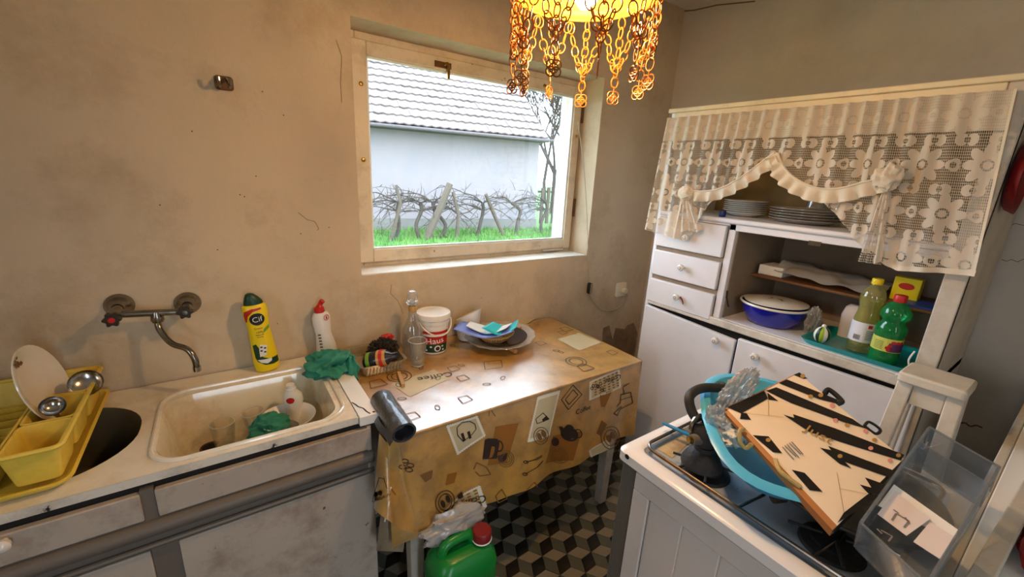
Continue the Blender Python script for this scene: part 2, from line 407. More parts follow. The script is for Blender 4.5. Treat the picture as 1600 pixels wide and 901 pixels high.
def cloth_mat():
    m = pm('oilcloth', rgb(194, 146, 62), .3, spec=1.0, coat=1.0, var=.34, vs=11, dirt=rgb(128, 82, 28), dscale=18, damt=.9, bump=.05, bs=14)
    b = m.node_tree.nodes['Principled BSDF']; b.inputs['Coat Roughness'].default_value = .33; b.inputs['Coat IOR'].default_value = 2.0
cloth_mat()
def shade_mat():
    m = bpy.data.materials.new('shade_cane'); m.use_nodes = True; nt = m.node_tree; N = nt.nodes; L = nt.links
    b = N['Principled BSDF']; b.inputs['Base Color'].default_value = rgb(236, 186, 50); b.inputs['Roughness'].default_value = .5
    t = N.new('ShaderNodeBsdfTranslucent'); t.inputs[0].default_value = rgb(246, 196, 40); mx = N.new('ShaderNodeMixShader'); mx.inputs[0].default_value = .45
    L.new(b.outputs[0], mx.inputs[1]); L.new(t.outputs[0], mx.inputs[2]); L.new(mx.outputs[0], N['Material Output'].inputs[0]); MAT['shade_cane'] = m
shade_mat()
pm('bulb', rgb(255, 230, 180), .4, emit=(1, .78, .42, 1), es=12)

# ------------------------------------------------------------ room shell
X0, X1, Y0, Y1, ZC = -1.3, 2.24, -1.4, 1.65, 2.42
def wall_hole(mp, a0, a1, b0, b1, h, t0, t1):
    ha0, ha1, hb0, hb1 = h; mb = MB()
    for (u0, u1, w0, w1) in ((a0, ha0, b0, b1), (ha1, a1, b0, b1), (ha0, ha1, b0, hb0), (ha0, ha1, hb1, b1)):
        if u1-u0 < 1e-4 or w1-w0 < 1e-4: continue
        mb.hexa([mp(u, w, t) for t in (t0, t1) for u, w in ((u0, w0), (u1, w0), (u1, w1), (u0, w1))])
    return mb
WX0, WX1, WZ0, WZ1 = .44, 1.676, 1.075, 1.985
wb = struct(wall_hole(lambda u, w, t: (u, t, w), X0-.1, X1+.1, 0, ZC, (WX0, WX1, WZ0, WZ1), Y1, 1.95).build('wall_back', 'wall'), 'beige stained plaster wall with the window')
struct(MB().box(X1, X1+.12, Y0-.1, Y1+.02, 0, ZC).build('wall_right', 'wall_grey'), 'grey-brown cracked plaster wall behind the white cupboard')
struct(wall_hole(lambda u, w, t: (t, u, w), Y0-.1, Y1+.02, 0, ZC, (-.08, .28, 1.2, 1.8), X0-.1, X0).build('wall_left', 'wall'), 'plaster wall outside the picture on the left with an added opening for daylight')  # unseen opening, added to bring daylight in from the left
struct(wall_hole(lambda u, w, t: (u, t, w), X0-.1, X1+.1, 0, ZC, (-.03, .23, .0, 2.08), Y0-.1, Y0).build('wall_rear', 'wall'), 'plaster wall behind the viewer with an added narrow opening for daylight')  # unseen narrow opening, added to bring daylight in from behind
struct(MB().box(X0-.1, X1+.12, Y0-.1, 1.95, ZC, ZC+.15).build('ceiling', 'ceiling'), 'stained white plaster ceiling')
fl = struct(MB().box(X0-.1, X1+.12, Y0-.1, 1.66, -.1, -.004).build('floor', 'grout'), 'floor of grey and black rhombus tiles in a tumbling block pattern')
# rhombus tiles
A = .06; D1 = Vector((1, .06)).normalized()*A
def rot2(v, a): return Vector((v.x*math.cos(a)-v.y*math.sin(a), v.x*math.sin(a)+v.y*math.cos(a)))
D2 = rot2(D1, -PI/3); D3 = rot2(D1, -2*PI/3)
O0 = Vector((.93, 1.103))
def rhomb(a, b):
    c = (a+b)/2; q = [Vector((0, 0)), a, a+b, b]; s = .965
    mb = MB(); mb.prism([tuple((p-c)*s) for p in q], lambda u, v, t: (u, v, t), -.006, 0); return mb, c
kinds = []
for nm, a, b, mt in (('light', D1, D2, 'tile_light'), ('mid', D2, D3, 'tile_mid'), ('dark', D1, D3, 'tile_dark')):
    mb, c = rhomb(a, b); kinds.append((mb, c, mt))
tl = []
e1, e2 = D1-D3, D1+D2          # lattice of hexagons
for i in range(-40, 40):
    for j in range(-40, 40):
        o = O0+(D1+D2)*j+(D2+D3)*i
        for k in range(3):
            p = o+kinds[k][1]+(D2 if k == 1 and False else Vector((0, 0)))
            if k == 1: p = o+kinds[1][1]
            if k == 2: p = o+D2+kinds[2][1]
            if X0 < p.x < X1 and Y0 < p.y < 1.63: tl.append((p, k))
def vis(p):
    c = Vector((p.x, p.y, 0))-Vector((0, 0, CAMH)); z = c.dot(fw)
    if z < .1: return False
    u, v = 800+c.dot(rt)/z*FPX, 450+c.dot(dn)/z*FPX
    return 590 < u < 1010 and 640 < v < 915 and v > 845-(u-650)*.53
tl.sort(key=lambda t: (0 if vis(t[0]) else 1, (t[0]-Vector((.9, 1.0))).length))
proto = {}
rest = [MB(), MB(), MB()]
RT = random.Random(3)
for n, (p, k) in enumerate(tl):
    if n < 300:
        if k not in proto:
            o = kinds[k][0].build('floor_tile', kinds[k][2], fl); proto[k] = o
        else:
            o = proto[k].copy(); COL.objects.link(o)
        o.location = (p.x, p.y, RT.uniform(-.0012, .0008))
    else:
        rest[k].add([q+Vector((p.x, p.y, 0)) for q in kinds[k][0].v], kinds[k][0].f)
for k in range(3):
    o = rest[k].build('floor_tile_field', kinds[k][2], fl); o['kind'] = 'stuff'
# bare plaster patch, cracks, nails and stains on the window wall
def flatpatch(pts, y=1.6492):
    mb = MB(); poly_on(mb, pts, lambda u, v: (u, y, v)); return mb
pp = [P(a, b, 1, 1.65) for a, b in ((942, 512), (952, 508), (957, 530), (962, 512), (976, 514), (980, 508), (990, 504), (996, 520), (990, 560), (983, 590), (960, 560), (940, 545))]
flatpatch([(p.x, p.z) for p in pp]).build('bare_patch', 'bare_plaster', wb)
def crackline(pts, w, plane=1, val=1.649, par=wb, mat='crack'):
    q = [P(a, b, plane, val) for a, b in pts]; mb = MB()
    if plane == 1: line_on(mb, [(p.x, p.z) for p in q], w, lambda u, v: (u, val-.0002, v))
    else: line_on(mb, [(p.y, p.z) for p in q], w, lambda u, v: (val-.0002, u, v))
    mb.build('crack', mat, par)
crackline([(466, 332), (480, 343), (492, 346), (498, 357), (495, 360)], .0016)
crackline([(525, 62), (534, 88), (532, 130), (534, 160)], .0014)
crackline([(612, 444), (610, 458), (622, 470), (630, 490)], .0014)
for a, b in ((410, 143), (443, 180), (375, 304), (382, 307), (470, 365), (514, 355), (752, 465), (400, 275), (300, 205), (250, 320), (340, 390)):
    p = P(a, b, 1, 1.65); mb = MB(); mb.lathe([(.0001, 0), (.0022, .0)], 8).xf(Matrix.Translation(p) @ Matrix.Rotation(PI/2, 4, 'X')); mb.fn(lambda q: (q.x, 1.6491, q.z)).build('nail_hole', 'crack', wb)
wr = bpy.data.objects['wall_right']
crackline([(1560, 352), (1568, 349), (1577, 353), (1586, 349), (1600, 352)], .002, 0, 2.24, wr); crackline([(1565, 405), (1573, 408), (1580, 405), (1590, 409), (1600, 404)], .002, 0, 2.24, wr)
crackline([(1480, 655), (1490, 656), (1497, 661), (1508, 660), (1516, 666), (1526, 664), (1535, 668)], .005, 0, 2.24, wr); crackline([(1060, 18), (1085, 16), (1120, 8), (1180, 2)], .006, 0, 2.24, wr)

# ------------------------------------------------------------ window
win = sroot('window_1', (1.06, 1.80, 1.075), 'single-pane wooden window with peeling cream paint')
def rail(par, name, x0, x1, y0, y1, z0, z1, mat='window_paint', bv=.004): return MB().box(x0, x1, y0, y1, z0, z1).build(name, mat, par, bevel=bv)
fY0, fY1 = 1.80, 1.88
rail(win, 'frame_stile', WX0, .492, fY0, fY1, WZ0, WZ1); rail(win, 'frame_stile', 1.632, WX1, fY0, fY1, WZ0, WZ1)
rail(win, 'frame_rail', .492, 1.632, fY0, fY1, 1.935, WZ1); rail(win, 'frame_rail', .492, 1.632, fY0, fY1, WZ0, 1.105)
sY0, sY1 = 1.782, 1.832
rail(win, 'sash_stile', .472, .530, sY0, sY1, 1.098, 1.955); rail(win, 'sash_stile', 1.612, 1.662, sY0, sY1, 1.098, 1.955)
rail(win, 'sash_rail', .530, 1.612, sY0+.002, sY1, 1.905, 1.955); rail(win, 'sash_rail', .530, 1.612, sY0+.002, sY1, 1.098, 1.152)
MB().box(.528, 1.614, 1.806, 1.810, 1.150, 1.907).build('pane', 'pane', win)
for a in ((.530, 1.612, 1.793, 1.806, 1.152, 1.160), (.530, 1.612, 1.793, 1.806, 1.897, 1.905), (.530, .537, 1.793, 1.806, 1.152, 1.905), (1.605, 1.612, 1.793, 1.806, 1.152, 1.905)):
    rail(win, 'glazing_bead', *a, 'window_white', .002)
for z in (1.33, 1.83): MB().tube([(1.668, 1.780, z-.05), (1.668, 1.780, z+.05)], .007, 8).build('hinge', 'rust', win)
lt = MB().box(.81, .885, 1.778, 1.7825, 1.912, 1.935).build('latch_plate', 'rust', win)
MB().tube(smooth_path([(.855, 1.778, 1.925), (.858, 1.765, 1.928), (.862, 1.758, 1.918), (.862, 1.757, 1.868)], 5), .0065, 8).build('latch_hook', 'brass', lt)
for x, z in ((.505, 1.80), (1.640, 1.71), (.502, 1.52), (1.40, 1.925)):
    MB().lathe([(.0001, -.006), (.006, -.005), (.009, 0), (.009, .003)], 10).xf(Matrix.Translation((x, 1.781, z)) @ Matrix.Rotation(-PI/2, 4, 'X')).build('screw', 'brass', win, smooth=True)
MB().box(1.46, 1.60, 1.770, 1.783, 1.092, 1.100).build('wood_scrap', 'wood_white', win)
struct(MB().box(WX0+.001, WX1-.001, 1.652, 1.80, WZ0-.002, WZ0+.006).build('trim_1', 'sill_paint', None, bevel=.004), 'worn painted window sill')
struct(MB().box(WX1-.012, WX1-.001, 1.885, 1.95, WZ0, WZ1).build('trim_2', 'window_white'), 'white outer jamb seen through the glass')

# ------------------------------------------------------------ outside
struct(MB().box(-30, 40, 1.96, 45, -.25, 0).build('ground', 'grass', origin=(5, 10, 0)), 'lawn behind the house')
struct(MB().box(-30, 40, -30, -1.52, -.25, -.01).build('ground_rear', 'concrete', origin=(5, -10, 0)), 'yard behind the viewer')
ang = math.atan2(-.8, 4.6)
HO = Vector((2.6, 10.3, 0)); ex = Vector((math.cos(ang), math.sin(ang), 0)); ey = Vector((-math.sin(ang), math.cos(ang), 0))
def hp(u, w, z): return HO+ex*u+ey*w+Vector((0, 0, z))
house = thing('neighbour_house', 'pale plastered outbuilding with tiled roof seen through the window', 'house', tuple(hp(2, 0, 0)))
UL, UR = -4.5, 4.87
def hbox(mb, u0, u1, w0, w1, z0, z1): return mb.hexa([hp(u, w, z) for z in (z0, z1) for u, w in ((u0, w0), (u1, w0), (u1, w1), (u0, w1))])
hbox(MB(), UL, UR, 0, 4.2, 0, 2.38).build('house_wall', 'house_plaster', house)
hbox(MB(), UL, UR+.02, -.06, .0, 0, .28).build('plinth', 'concrete', house)
hbox(MB(), UL, UR+.06, -.42, -.0, 2.33, 2.38).build('fascia', 'fascia', house)
sl = math.radians(36); E0 = (-.5, 2.42)
def rp(u, s, n): return hp(u, E0[0]+s*math.cos(sl)-n*math.sin(sl), E0[1]+s*math.sin(sl)+n*math.cos(sl))
mb = MB(); mb.hexa([rp(u, s, n) for n in (-.09, -.045) for u, s in ((UL, 0), (UR+.06, 0), (UR+.06, 4.2), (UL, 4.2))]); roof = mb.build('roof', 'fascia', house)
gp = [hp(u, E0[0]-.06+.06*math.cos(a), E0[1]-.03-.06*math.sin(a)) for u in (UL, UR+.10) for a in [PI*i/8 for i in range(9)]]
MB().loft([gp[:9], gp[9:]], False, False, closed=False).build('gutter', 'gutter', house, solid=.012)
TW, TS = .205, .345
def tile_proto():
    mb = MB(); n = 4; top = []; bot = []
    for i in range(n+1):
        u = -TW/2+TW*i/n; hgt = .02*math.cos(PI*i/n*2)*.6
        for L_ in (0, 1):
            s = -.03 if L_ == 0 else TS+.02; nn = (.05 if L_ == 0 else .008)+hgt
            top.append((u, s, nn)); bot.append((u, s, nn-.03))
    vs = top+bot; k = len(top); fs = []
    for i in range(n):
        a = i*2; fs += [(a, a+2, a+3, a+1), (k+a, k+a+1, k+a+3, k+a+2), (a, k+a, k+a+2, a+2)]
    mb.add([rp(*v)-rp(0, 0, 0)+hp(2, 0, 0) for v in vs], fs); return mb
tp = None; cnt = 0; RR = random.Random(5)
extra = MB(); tpv = tile_proto()
for r in range(11):
    nu = int((UR+.06-.1)/TW)
    for c in range(-4, nu):
        u = .0+c*TW+TW/2+.1; s = r*TS
        d = rp(u, s, RR.uniform(-.004, .006))-rp(0, 0, 0)
        # tiles within the pane's view are single pieces, the others one field
        w = hp(2, 0, 0)+d+(rp(0, 0, 0)-hp(2, 0, 0)); cc = w-Vector((0, 0, CAMH)); zz = cc.dot(fw); uu, vv = 800+cc.dot(rt)/zz*FPX, 450+cc.dot(dn)/zz*FPX
        if 555 < uu < 880 and vv > 78 and cnt < 300:
            cnt += 1
            if tp is None: tp = tpv.build('roof_tile', 'roof_tile', roof); o = tp
            else: o = tp.copy(); COL.objects.link(o)
            o.location = d+(rp(0, 0, 0)-hp(2, 0, 0))
        else: extra.add([q+d+(rp(0, 0, 0)-hp(2, 0, 0)) for q in tpv.v], tpv.f)
if extra.v:
    o = extra.build('roof_tile_field', 'roof_tile', roof); o['kind'] = 'stuff'
# vines and posts
VY = 8.55
def vpt(px, py, y=VY): return P(px, py, 1, y)
def stake(pts, r0, r1, label):
    q = [vpt(*p) for p in pts]; q[-1].z = min(q[-1].z, 0) if True else 0
    b = q[-1].copy(); b.z = 0
    q[-1] = b
    o = MB().tube(q[::-1], [r0+(r1-r0)*i/(len(q)-1) for i in range(len(q))], 8).build('vine_post', 'post', None, True, origin=b); tag(o, label, 'post', 'vine posts'); return o
stake([(703, 287), (690, 320), (666, 377)], .09, .075, 'thickest leaning vine post in the middle of the window')
stake([(708, 300), (716, 335), (714, 368)], .045, .035, 'thin upright stake just right of the thickest vine post')
stake([(759, 303), (770, 330), (787, 366)], .05, .045, 'pale leaning stake in front of the plastered outbuilding, right half')
stake([(619, 289), (626, 318), (610, 372)], .045, .03, 'dark crooked stake at the left end of the vines')
def vine(name, base, seed, n, label):
    rv = random.Random(seed); mb = MB(); b = Vector(base)
    tr = [b, b+Vector((rv.uniform(-.1, .1), 0, .3)), b+Vector((rv.uniform(-.2, .2), .05, .6)), b+Vector((rv.uniform(-.2, .2), .05, .78))]
    mb.tube(smooth_path(tr, 4), .04, 6)
    for k in range(n):
        d = rv.choice((-1, 1)); p = tr[rv.choice((2, 3, 3))].copy(); path = [p.copy()]; st = rv.uniform(.16, .3); ez = rv.uniform(.0, .6); y = rv.uniform(-.3, .3)
        for q in range(rv.randint(3, 6)):
            p = p+Vector((d*st, y*.2, ez*st)); ez -= rv.uniform(.1, .5); p.z = max(p.z, .05); path.append(p.copy()+Vector((0, 0, rv.uniform(-.03, .03))))
        r = rv.uniform(.007, .018); mb.tube(smooth_path(path, 3), [r*(1-.7*i/((len(path)-1)*3)) for i in range((len(path)-1)*3+1)], 5)
        for q in path[1:]:
            if rv.random() < .8:
                e = q+Vector((rv.uniform(-.2, .2), rv.uniform(-.1, .1), rv.uniform(-.05, .3))); mb.tube([q, (q+e)/2+Vector((.02, 0, .02)), e], [.008, .006, .003], 4)
    o = mb.build(name, 'bark', None, True, origin=b); tag(o, label, 'vine', 'bare grapevines'); return o
for i, (px, lab) in enumerate(((618, 'bare grapevine at the left edge of the window view'), (655, 'bare grapevine left of the thickest vine post'), (690, 'bare grapevine behind the thickest vine post'), (745, 'bare grapevine beside the pale leaning stake'), (805, 'bare grapevine right of the pale leaning stake'), (845, 'bare grapevine in front of the garden fence at the right'))):
    q = P(px, 375, 1, VY+.1); vine('grapevine', (q.x, q.y, 0), 20+i, 13, lab)
def tree(base, h, seed, label, r=.13, depth=6):
    rv = random.Random(seed); mb = MB()
    def br(p, d, l, r, k):
        e = p+d*l; m_ = (p+e)/2+Vector((rv.uniform(-.05, .05), rv.uniform(-.05, .05), 0))*l
        mb.tube([p, m_, e], [r, r*.85, r*.72], 4, cap=False)
        if k == 0: return
        for q in range(3):
            nd = (d+Vector((rv.uniform(-.7, .7), rv.uniform(-.7, .7), rv.uniform(-.1, .5)))).normalized(); br(e, nd, l*rv.uniform(.62, .85), max(.011, r*.6), k-1)
    br(Vector(base), Vector((0, 0, 1)), h*.28, r, depth)
    o = mb.build('bare_tree', 'bark', None, True, origin=base); tag(o, label, 'tree', 'bare trees beyond the outbuilding')
for i, (px, y, h, lab) in enumerate(((862, 13.5, 5.6, 'bare leafless tree rising just right of the outbuilding roof'), (885, 15, 6.5, 'tall bare tree at the right edge of the window view'), (850, 18, 8, 'far bare tree behind the corner of the outbuilding'), (905, 20, 9, 'tallest far bare tree beyond the garden fence'))):
    q = P(px, 330, 1, y); tree((q.x, q.y, 0), h, 41+i, lab)
fr = thing('garden_fence', 'weathered wooden garden fence beside the outbuilding', 'fence', tuple(Vector((P(850, 330, 1, 10.5).x, 10.5, 0))))
for i in range(7):
    x = P(844, 330, 1, 10.5).x+i*.24; MB().box(x, x+.1, 10.48, 10.52, 0, 1.1+.03*(i % 2)).build('fence_post', 'post', fr)
x = P(844, 330, 1, 10.5).x
for z in (.4, .95): MB().box(x-.1, x+1.9, 10.53, 10.56, z, z+.07).build('fence_rail', 'post', fr)
hedge = MB(); rv = random.Random(9)
gb = MB()
for i in range(9000):
    y = rv.uniform(7.2, 11.2); x = rv.uniform(1.5, 10); h = rv.uniform(.05, .16); a = rv.uniform(0, 2*PI); w = .012; dx, dy = math.cos(a)*w, math.sin(a)*w
    q = Vector((x, y, 0)); 
    if (q-HO).dot(ey) > -.1: continue
    gb.add([(x-dx, y-dy, 0), (x+dx, y+dy, 0), (x+rv.uniform(-.05, .05), y+rv.uniform(-.05, .05), h)], [(0, 1, 2)])
o = gb.build('grass', 'grass_blade', None, origin=(5, 9, 0), recalc=False); o['kind'] = 'stuff'; tag(o, 'fresh green grass under the vines outside', 'grass')

# ------------------------------------------------------------ sink unit
SZ = .78
sc_ = thing('sink_cabinet', 'dirty pinkish-grey sink cabinet with grey rail along its front', 'cabinet', (-.4, 1.4, 0))
MB().box(-1.25, .295, 1.147, 1.62, .08, .10).build('bottom_board', 'dark_gap', sc_)
MB().box(-1.25, .295, 1.147, 1.155, .10, SZ-.03).build('front_frame', 'dark_gap', sc_)
MB().box(-1.25, -1.235, 1.156, 1.62, .10, SZ-.03).build('side_panel', 'sink_front', sc_)
MB().box(.296, .308, 1.13, 1.63, .0, SZ-.036).build('side_panel', 'sink_front', sc_)
dl = MB().box(-1.0, -.222, 1.128, 1.146, .664, .738).build('drawer_front', 'sink_front', sc_, bevel=.003)
dr = MB().box(-.196, .306, 1.128, 1.146, .664, .738).build('drawer_front', 'sink_front', sc_, bevel=.003)
MB().box(-1.0, .306, 1.132, 1.146, .585, .662).build('rail', 'sink_rail', sc_)
MB().tube([(-1.0, 1.130, .640), (.312, 1.130, .640)], .020, 12).build('rail_moulding', 'sink_rail', sc_, True)
MB().tube([(-1.0, 1.126, .592), (.312, 1.126, .592)], .007, 8).build('rail_bead', 'sink_rail', sc_, True)
MB().box(-.222, -.197, 1.132, 1.147, .662, .745).build('divider', 'sink_rail', sc_)
MB().box(-.223, -.171, 1.132, 1.147, .08, .586).build('divider', 'sink_rail', sc_)
MB().box(-1.0, -.224, 1.128, 1.146, .09, .576).build('door', 'sink_front', sc_, bevel=.003)
MB().box(-.170, .312, 1.126, 1.146, .09, .578).build('door', 'sink_front', sc_, bevel=.003)
q = P(3, 853, 1, 1.11)
MB().lathe([(.005, 0), (.005, .008), (.013, .014), (.014, .022), (.008, .028), (.0001, .029)], 14).xf(Matrix.Translation((q.x, 1.128, q.z)) @ Matrix.Rotation(PI/2, 4, 'X')).build('knob', 'porcelain', dl, True)
MB().box(-1.25, .300, 1.18, 1.62, .0, .08).build('plinth', 'dark_gap', sc_)

sk = thing('enamel_sink', 'stained cream enamel double sink top on the cabinet', 'sink', (0, 1.4, SZ))
def plate_with_holes(outer, holes, z):
    bm = bmesh.new(); es = []
    for lp in [outer]+holes:
        vs = [bm.verts.new((x, y, z)) for x, y in lp]; es += [bm.edges.new((vs[i], vs[(i+1) % len(vs)])) for i in range(len(vs))]
    bmesh.ops.triangle_fill(bm, use_beauty=True, use_dissolve=False, edges=es)
    mb = MB(); bm.verts.index_update(); mb.v = [v.co.copy() for v in bm.verts]; mb.f = [tuple(v.index for v in f.verts) for f in bm.faces]; bm.free(); return mb
hR = (-.195, .232, 1.172, 1.515); hL = (-.72, -.238, 1.195, 1.56)
outer = rrect(-1.2, .275, 1.138, 1.645, .012, 3)
plate_with_holes(outer, [rrect(*hR, .07, 7), rrect(*hL, .17, 10)], SZ).build('drainboard', 'enamel', sk)
MB().box(-1.2, .275, 1.136, 1.142, SZ-.022, SZ-.0005).build('front_edge', 'edge_worn', sk)
def basin(h, r, depth, mat, n, shr=.05):
    L_ = []
    for t, z in ((0, 0), (.004, -.012), (.012, -.05), (.022, -.11), (.028, -depth+.02), (.036, -depth+.004), (.048, -depth)):
        L_.append([(x, y, SZ+z) for x, y in rrect(h[0]+t, h[1]-t, h[2]+t, h[3]-t, max(.02, r-t*.4), n)])
    return MB().loft(L_, False, True).build('basin', mat, sk, smooth=True)
basin(hR, .07, .16, 'enamel_basin', 7); basin(hL, .17, .17, 'enamel_dark', 10)
MB().tube([(x, y, SZ+.002) for x, y in rrect(hR[0]-.008, hR[1]+.022, hR[2]-.012, hR[3]+.03, .075, 8)], .0065, 8, closed=True).build('rim', 'enamel', sk, True)
q = P(330, 690, 2, SZ-.158)
MB().torus((-.10, 1.442, SZ-.157), .026, .003, 2, 22, 6).build('drain_ring', 'rust', sk, True)
MB().lathe([(.0001, 0), (.024, .001)], 18, (-.10, 1.442, SZ-.1585)).build('drain', 'dark_gap', sk)
eb = tag(MB().box(.277, .333, 1.128, 1.645, SZ-.03, SZ+.001).build('end_board', 'white', None, bevel=.002, origin=(.3, 1.4, SZ-.03)), 'white laminate end strip with a crack beside the enamel sink', 'board')
mb = MB(); line_on(mb, [(.279, 1.225), (.285, 1.21), (.29, 1.19), (.30, 1.175), (.304, 1.15), (.31, 1.135)], .004, lambda u, v: (u, v, SZ+.0016)); mb.build('crack', 'dark_gap', eb)
mb = MB(); mb.lathe([(.0001, .0018), (.004, .0016), (.0045, .001)], 10, (.322, 1.14, SZ)); mb.build('screw', 'rust', eb)

# wall mixer tap
fa = thing('wall_mixer_tap', 'old chrome wall mixer tap with star handles above the sink', 'tap', (-.19, 1.648, 1.03))
def RX(p, a=PI/2): return Matrix.Translation(p) @ Matrix.Rotation(a, 4, 'X')
HL, HR = P(186, 478, 1, 1.64), P(293, 474, 1, 1.64)
for i, h in enumerate((HL, HR)):
    MB().lathe([(.036, 0), (.036, .004), (.027, .016), (.016, .026), (.014, .035)], 24, cap0=True).xf(RX((h.x, 1.649, h.z))).build('wall_flange', 'chrome_old', fa, True)
    hd = P(175, 499, 1, 1.555) if i == 0 else P(289, 487, 1, 1.565)
    MB().tube([(h.x, 1.62, h.z), (h.x, 1.595, h.z-.004), (hd.x, 1.575, hd.z+.006), (hd.x, hd.y+.006, hd.z)], [.013, .016, .014, .009], 12).build('valve_body', 'chrome_old', fa, True)
    pts = []
    for k in range(36):
        a = 2*PI*k/36; r = .0185+.0035*math.cos(6*a); pts.append((r*math.cos(a), r*math.sin(a)))
    hn = MB().prism(pts, lambda u, v, t: (hd.x+u, hd.y+t, hd.z+v), -.010, .010).build('handle', 'knob_dark', fa, bevel=.002)
    MB().lathe([(.0001, .0125), (.007, .0122), (.0085, .010)], 14).xf(RX((hd.x, hd.y, hd.z))).build('indicator', 'red' if i == 0 else 'chrome_old', hn, True)
bl, br_ = Vector((HL.x, 1.592, HL.z-.012)), Vector((HR.x, 1.592, HR.z-.012)); mid = bl*.46+br_*.54
MB().tube([bl, br_], .0105, 12).build('bridge', 'chrome_old', fa, True)
MB().lathe([(.012, .004), (.016, -.01), (.017, -.022), (.0135, -.03)], 16, tuple(mid)).build('spout_nut', 'chrome_old', fa, True)
s_end = P(308, 577, 1, 1.50)
sp = smooth_path([mid+Vector((0, 0, -.02)), mid+Vector((.002, -.012, -.05)), P(268, 536, 1, 1.55), P(292, 545, 1, 1.515), P(304, 560, 1, 1.50), s_end], 6)
MB().tube(sp, .0088, 12).build('spout', 'chrome_old', fa, True)
MB().tube([sp[-3], sp[-1]+(sp[-1]-sp[-2]).normalized()*.004], .0112, 14).build('aerator', 'chrome', fa, True)

# yellow dish rack with tray
tr = thing('drip_tray', 'flat yellow plastic drip tray under the dish rack', 'tray', (-.6, 1.4, SZ+.002))
z0 = SZ+.002
L_ = [[(x, y, z) for x, y in rrect(-.9+i, -.328-i, 1.158+i, 1.632-i, .03, 5)] for i, z in ((.02, z0), (.004, z0+.014), (0, z0+.02), (.007, z0+.021), (.012, z0+.016), (.026, z0+.004))]
MB().loft(L_).build('tray_body', 'yellow_plastic', tr, smooth=True)
rk = thing('dish_rack', 'yellow plastic dish rack with cutlery compartments on its right side', 'dish rack', (-.6, 1.4, z0+.012))
rz0, rz1 = z0+.012, z0+.098
def tub_walls(x0, x1, y0, y1, za, zb, tap, th, r=.012):
    o_ = lambda i, z: [(x, y, z) for x, y in rrect(x0+i, x1-i, y0+i, y1-i, r, 3)]
    return MB().loft([o_(tap, za), o_(0, zb), o_(th, zb), o_(tap+th, za+th)], True, True)
tub_walls(-.88, -.435, 1.19, 1.612, rz0, rz1, .02, .006).build('basket', 'yellow_plastic', rk, bevel=.002)
ys = [1.178, 1.315, 1.455, 1.612]
for a, b in zip(ys, ys[1:]): tub_walls(-.433, -.338, a+.002, b-.002, rz0+.004, rz1+.002, .012, .005).build('cutlery_compartment', 'yellow_plastic', rk, bevel=.002)
MB().tube([(x, y, rz1+.001) for x, y in rrect(-.883, -.336, 1.176, 1.615, .015, 4)], .0055, 6, closed=True).build('rim', 'yellow_plastic', rk, True)
for k in range(9): MB().box(-.86, -.45, 1.225+k*.042, 1.231+k*.042, rz0+.008, rz0+.03).build('plate_rib', 'yellow_plastic', rk)
def disc_plate(c, n, r, name, mat, label, group=None, deep=.016, dots=True):
    n = Vector(n).normalized(); q = n.to_track_quat('Z', 'Y').to_matrix().to_4x4(); mt = Matrix.Translation(c) @ q
    t = thing(name, label, 'plate', tuple(c), group)
    MB().lathe([(.0001, 0), (r*.6, 0), (r*.72, deep*.35), (r, deep), (r*1.0, deep+.003), (r*.71, deep*.35+.003), (r*.6, .0035), (.0001, .0035)], 36).xf(mt).build('dish', mat, t, True)
    if dots:
        mb = MB(); rv = random.Random(2)
        for k in range(16):
            a = PI/2+.35+rv.uniform(-.22, .22); rr = r*(.8+rv.uniform(-.12, .12)); poly_on(mb, ring_pts(rr*math.cos(a), rr*math.sin(a), .005, .004, 7), lambda u, v: mt @ Vector((u, v, deep*(.35+.65*max(0, (math.hypot(u, v)/r-.72)/.28))+.0045)))
        mb.build('flower_print', 'ink_soft', t)
    return t
disc_plate(P(56, 603, 1, 1.46), (.96, -.08, .26), .105, 'dinner_plate', 'porcelain', 'white plate leaning upright in the yellow dish rack')
def ladle(name, bowl, foot, r, label, deep=.6):
    t = thing(name, label, 'ladle', tuple(foot)); b = Vector(bowl)
    n = Vector((.25, -.75, .6)).normalized(); mt = Matrix.Translation(b) @ n.to_track_quat('Z', 'X').to_matrix().to_4x4()
    pr = [(r*math.sin(a)+.00005, -r*deep*math.cos(a)) for a in [PI/2*i/7 for i in range(8)]]
    MB().lathe(pr+[(x*.97, y+.0012) for x, y in pr[::-1]], 26).xf(mt).build('bowl', 'steel', t, True)
    d = (Vector(foot)-b); s = b+d.normalized()*r*.9
    MB().tube([s, s*.6+Vector(foot)*.4+Vector((.006, 0, .004)), foot], [.006, .0045, .005], 8).build('handle', 'steel', t, True)
ladle('soup_ladle', P(134, 598, 1, 1.48), (-.385, 1.53, rz0+.02), .036, 'large steel ladle standing bowl-up in the dish rack', .45)
ladle('small_ladle', P(82, 634, 1, 1.37), (-.39, 1.39, rz0+.02), .024, 'small round steel ladle beside the leaning plate', .8)
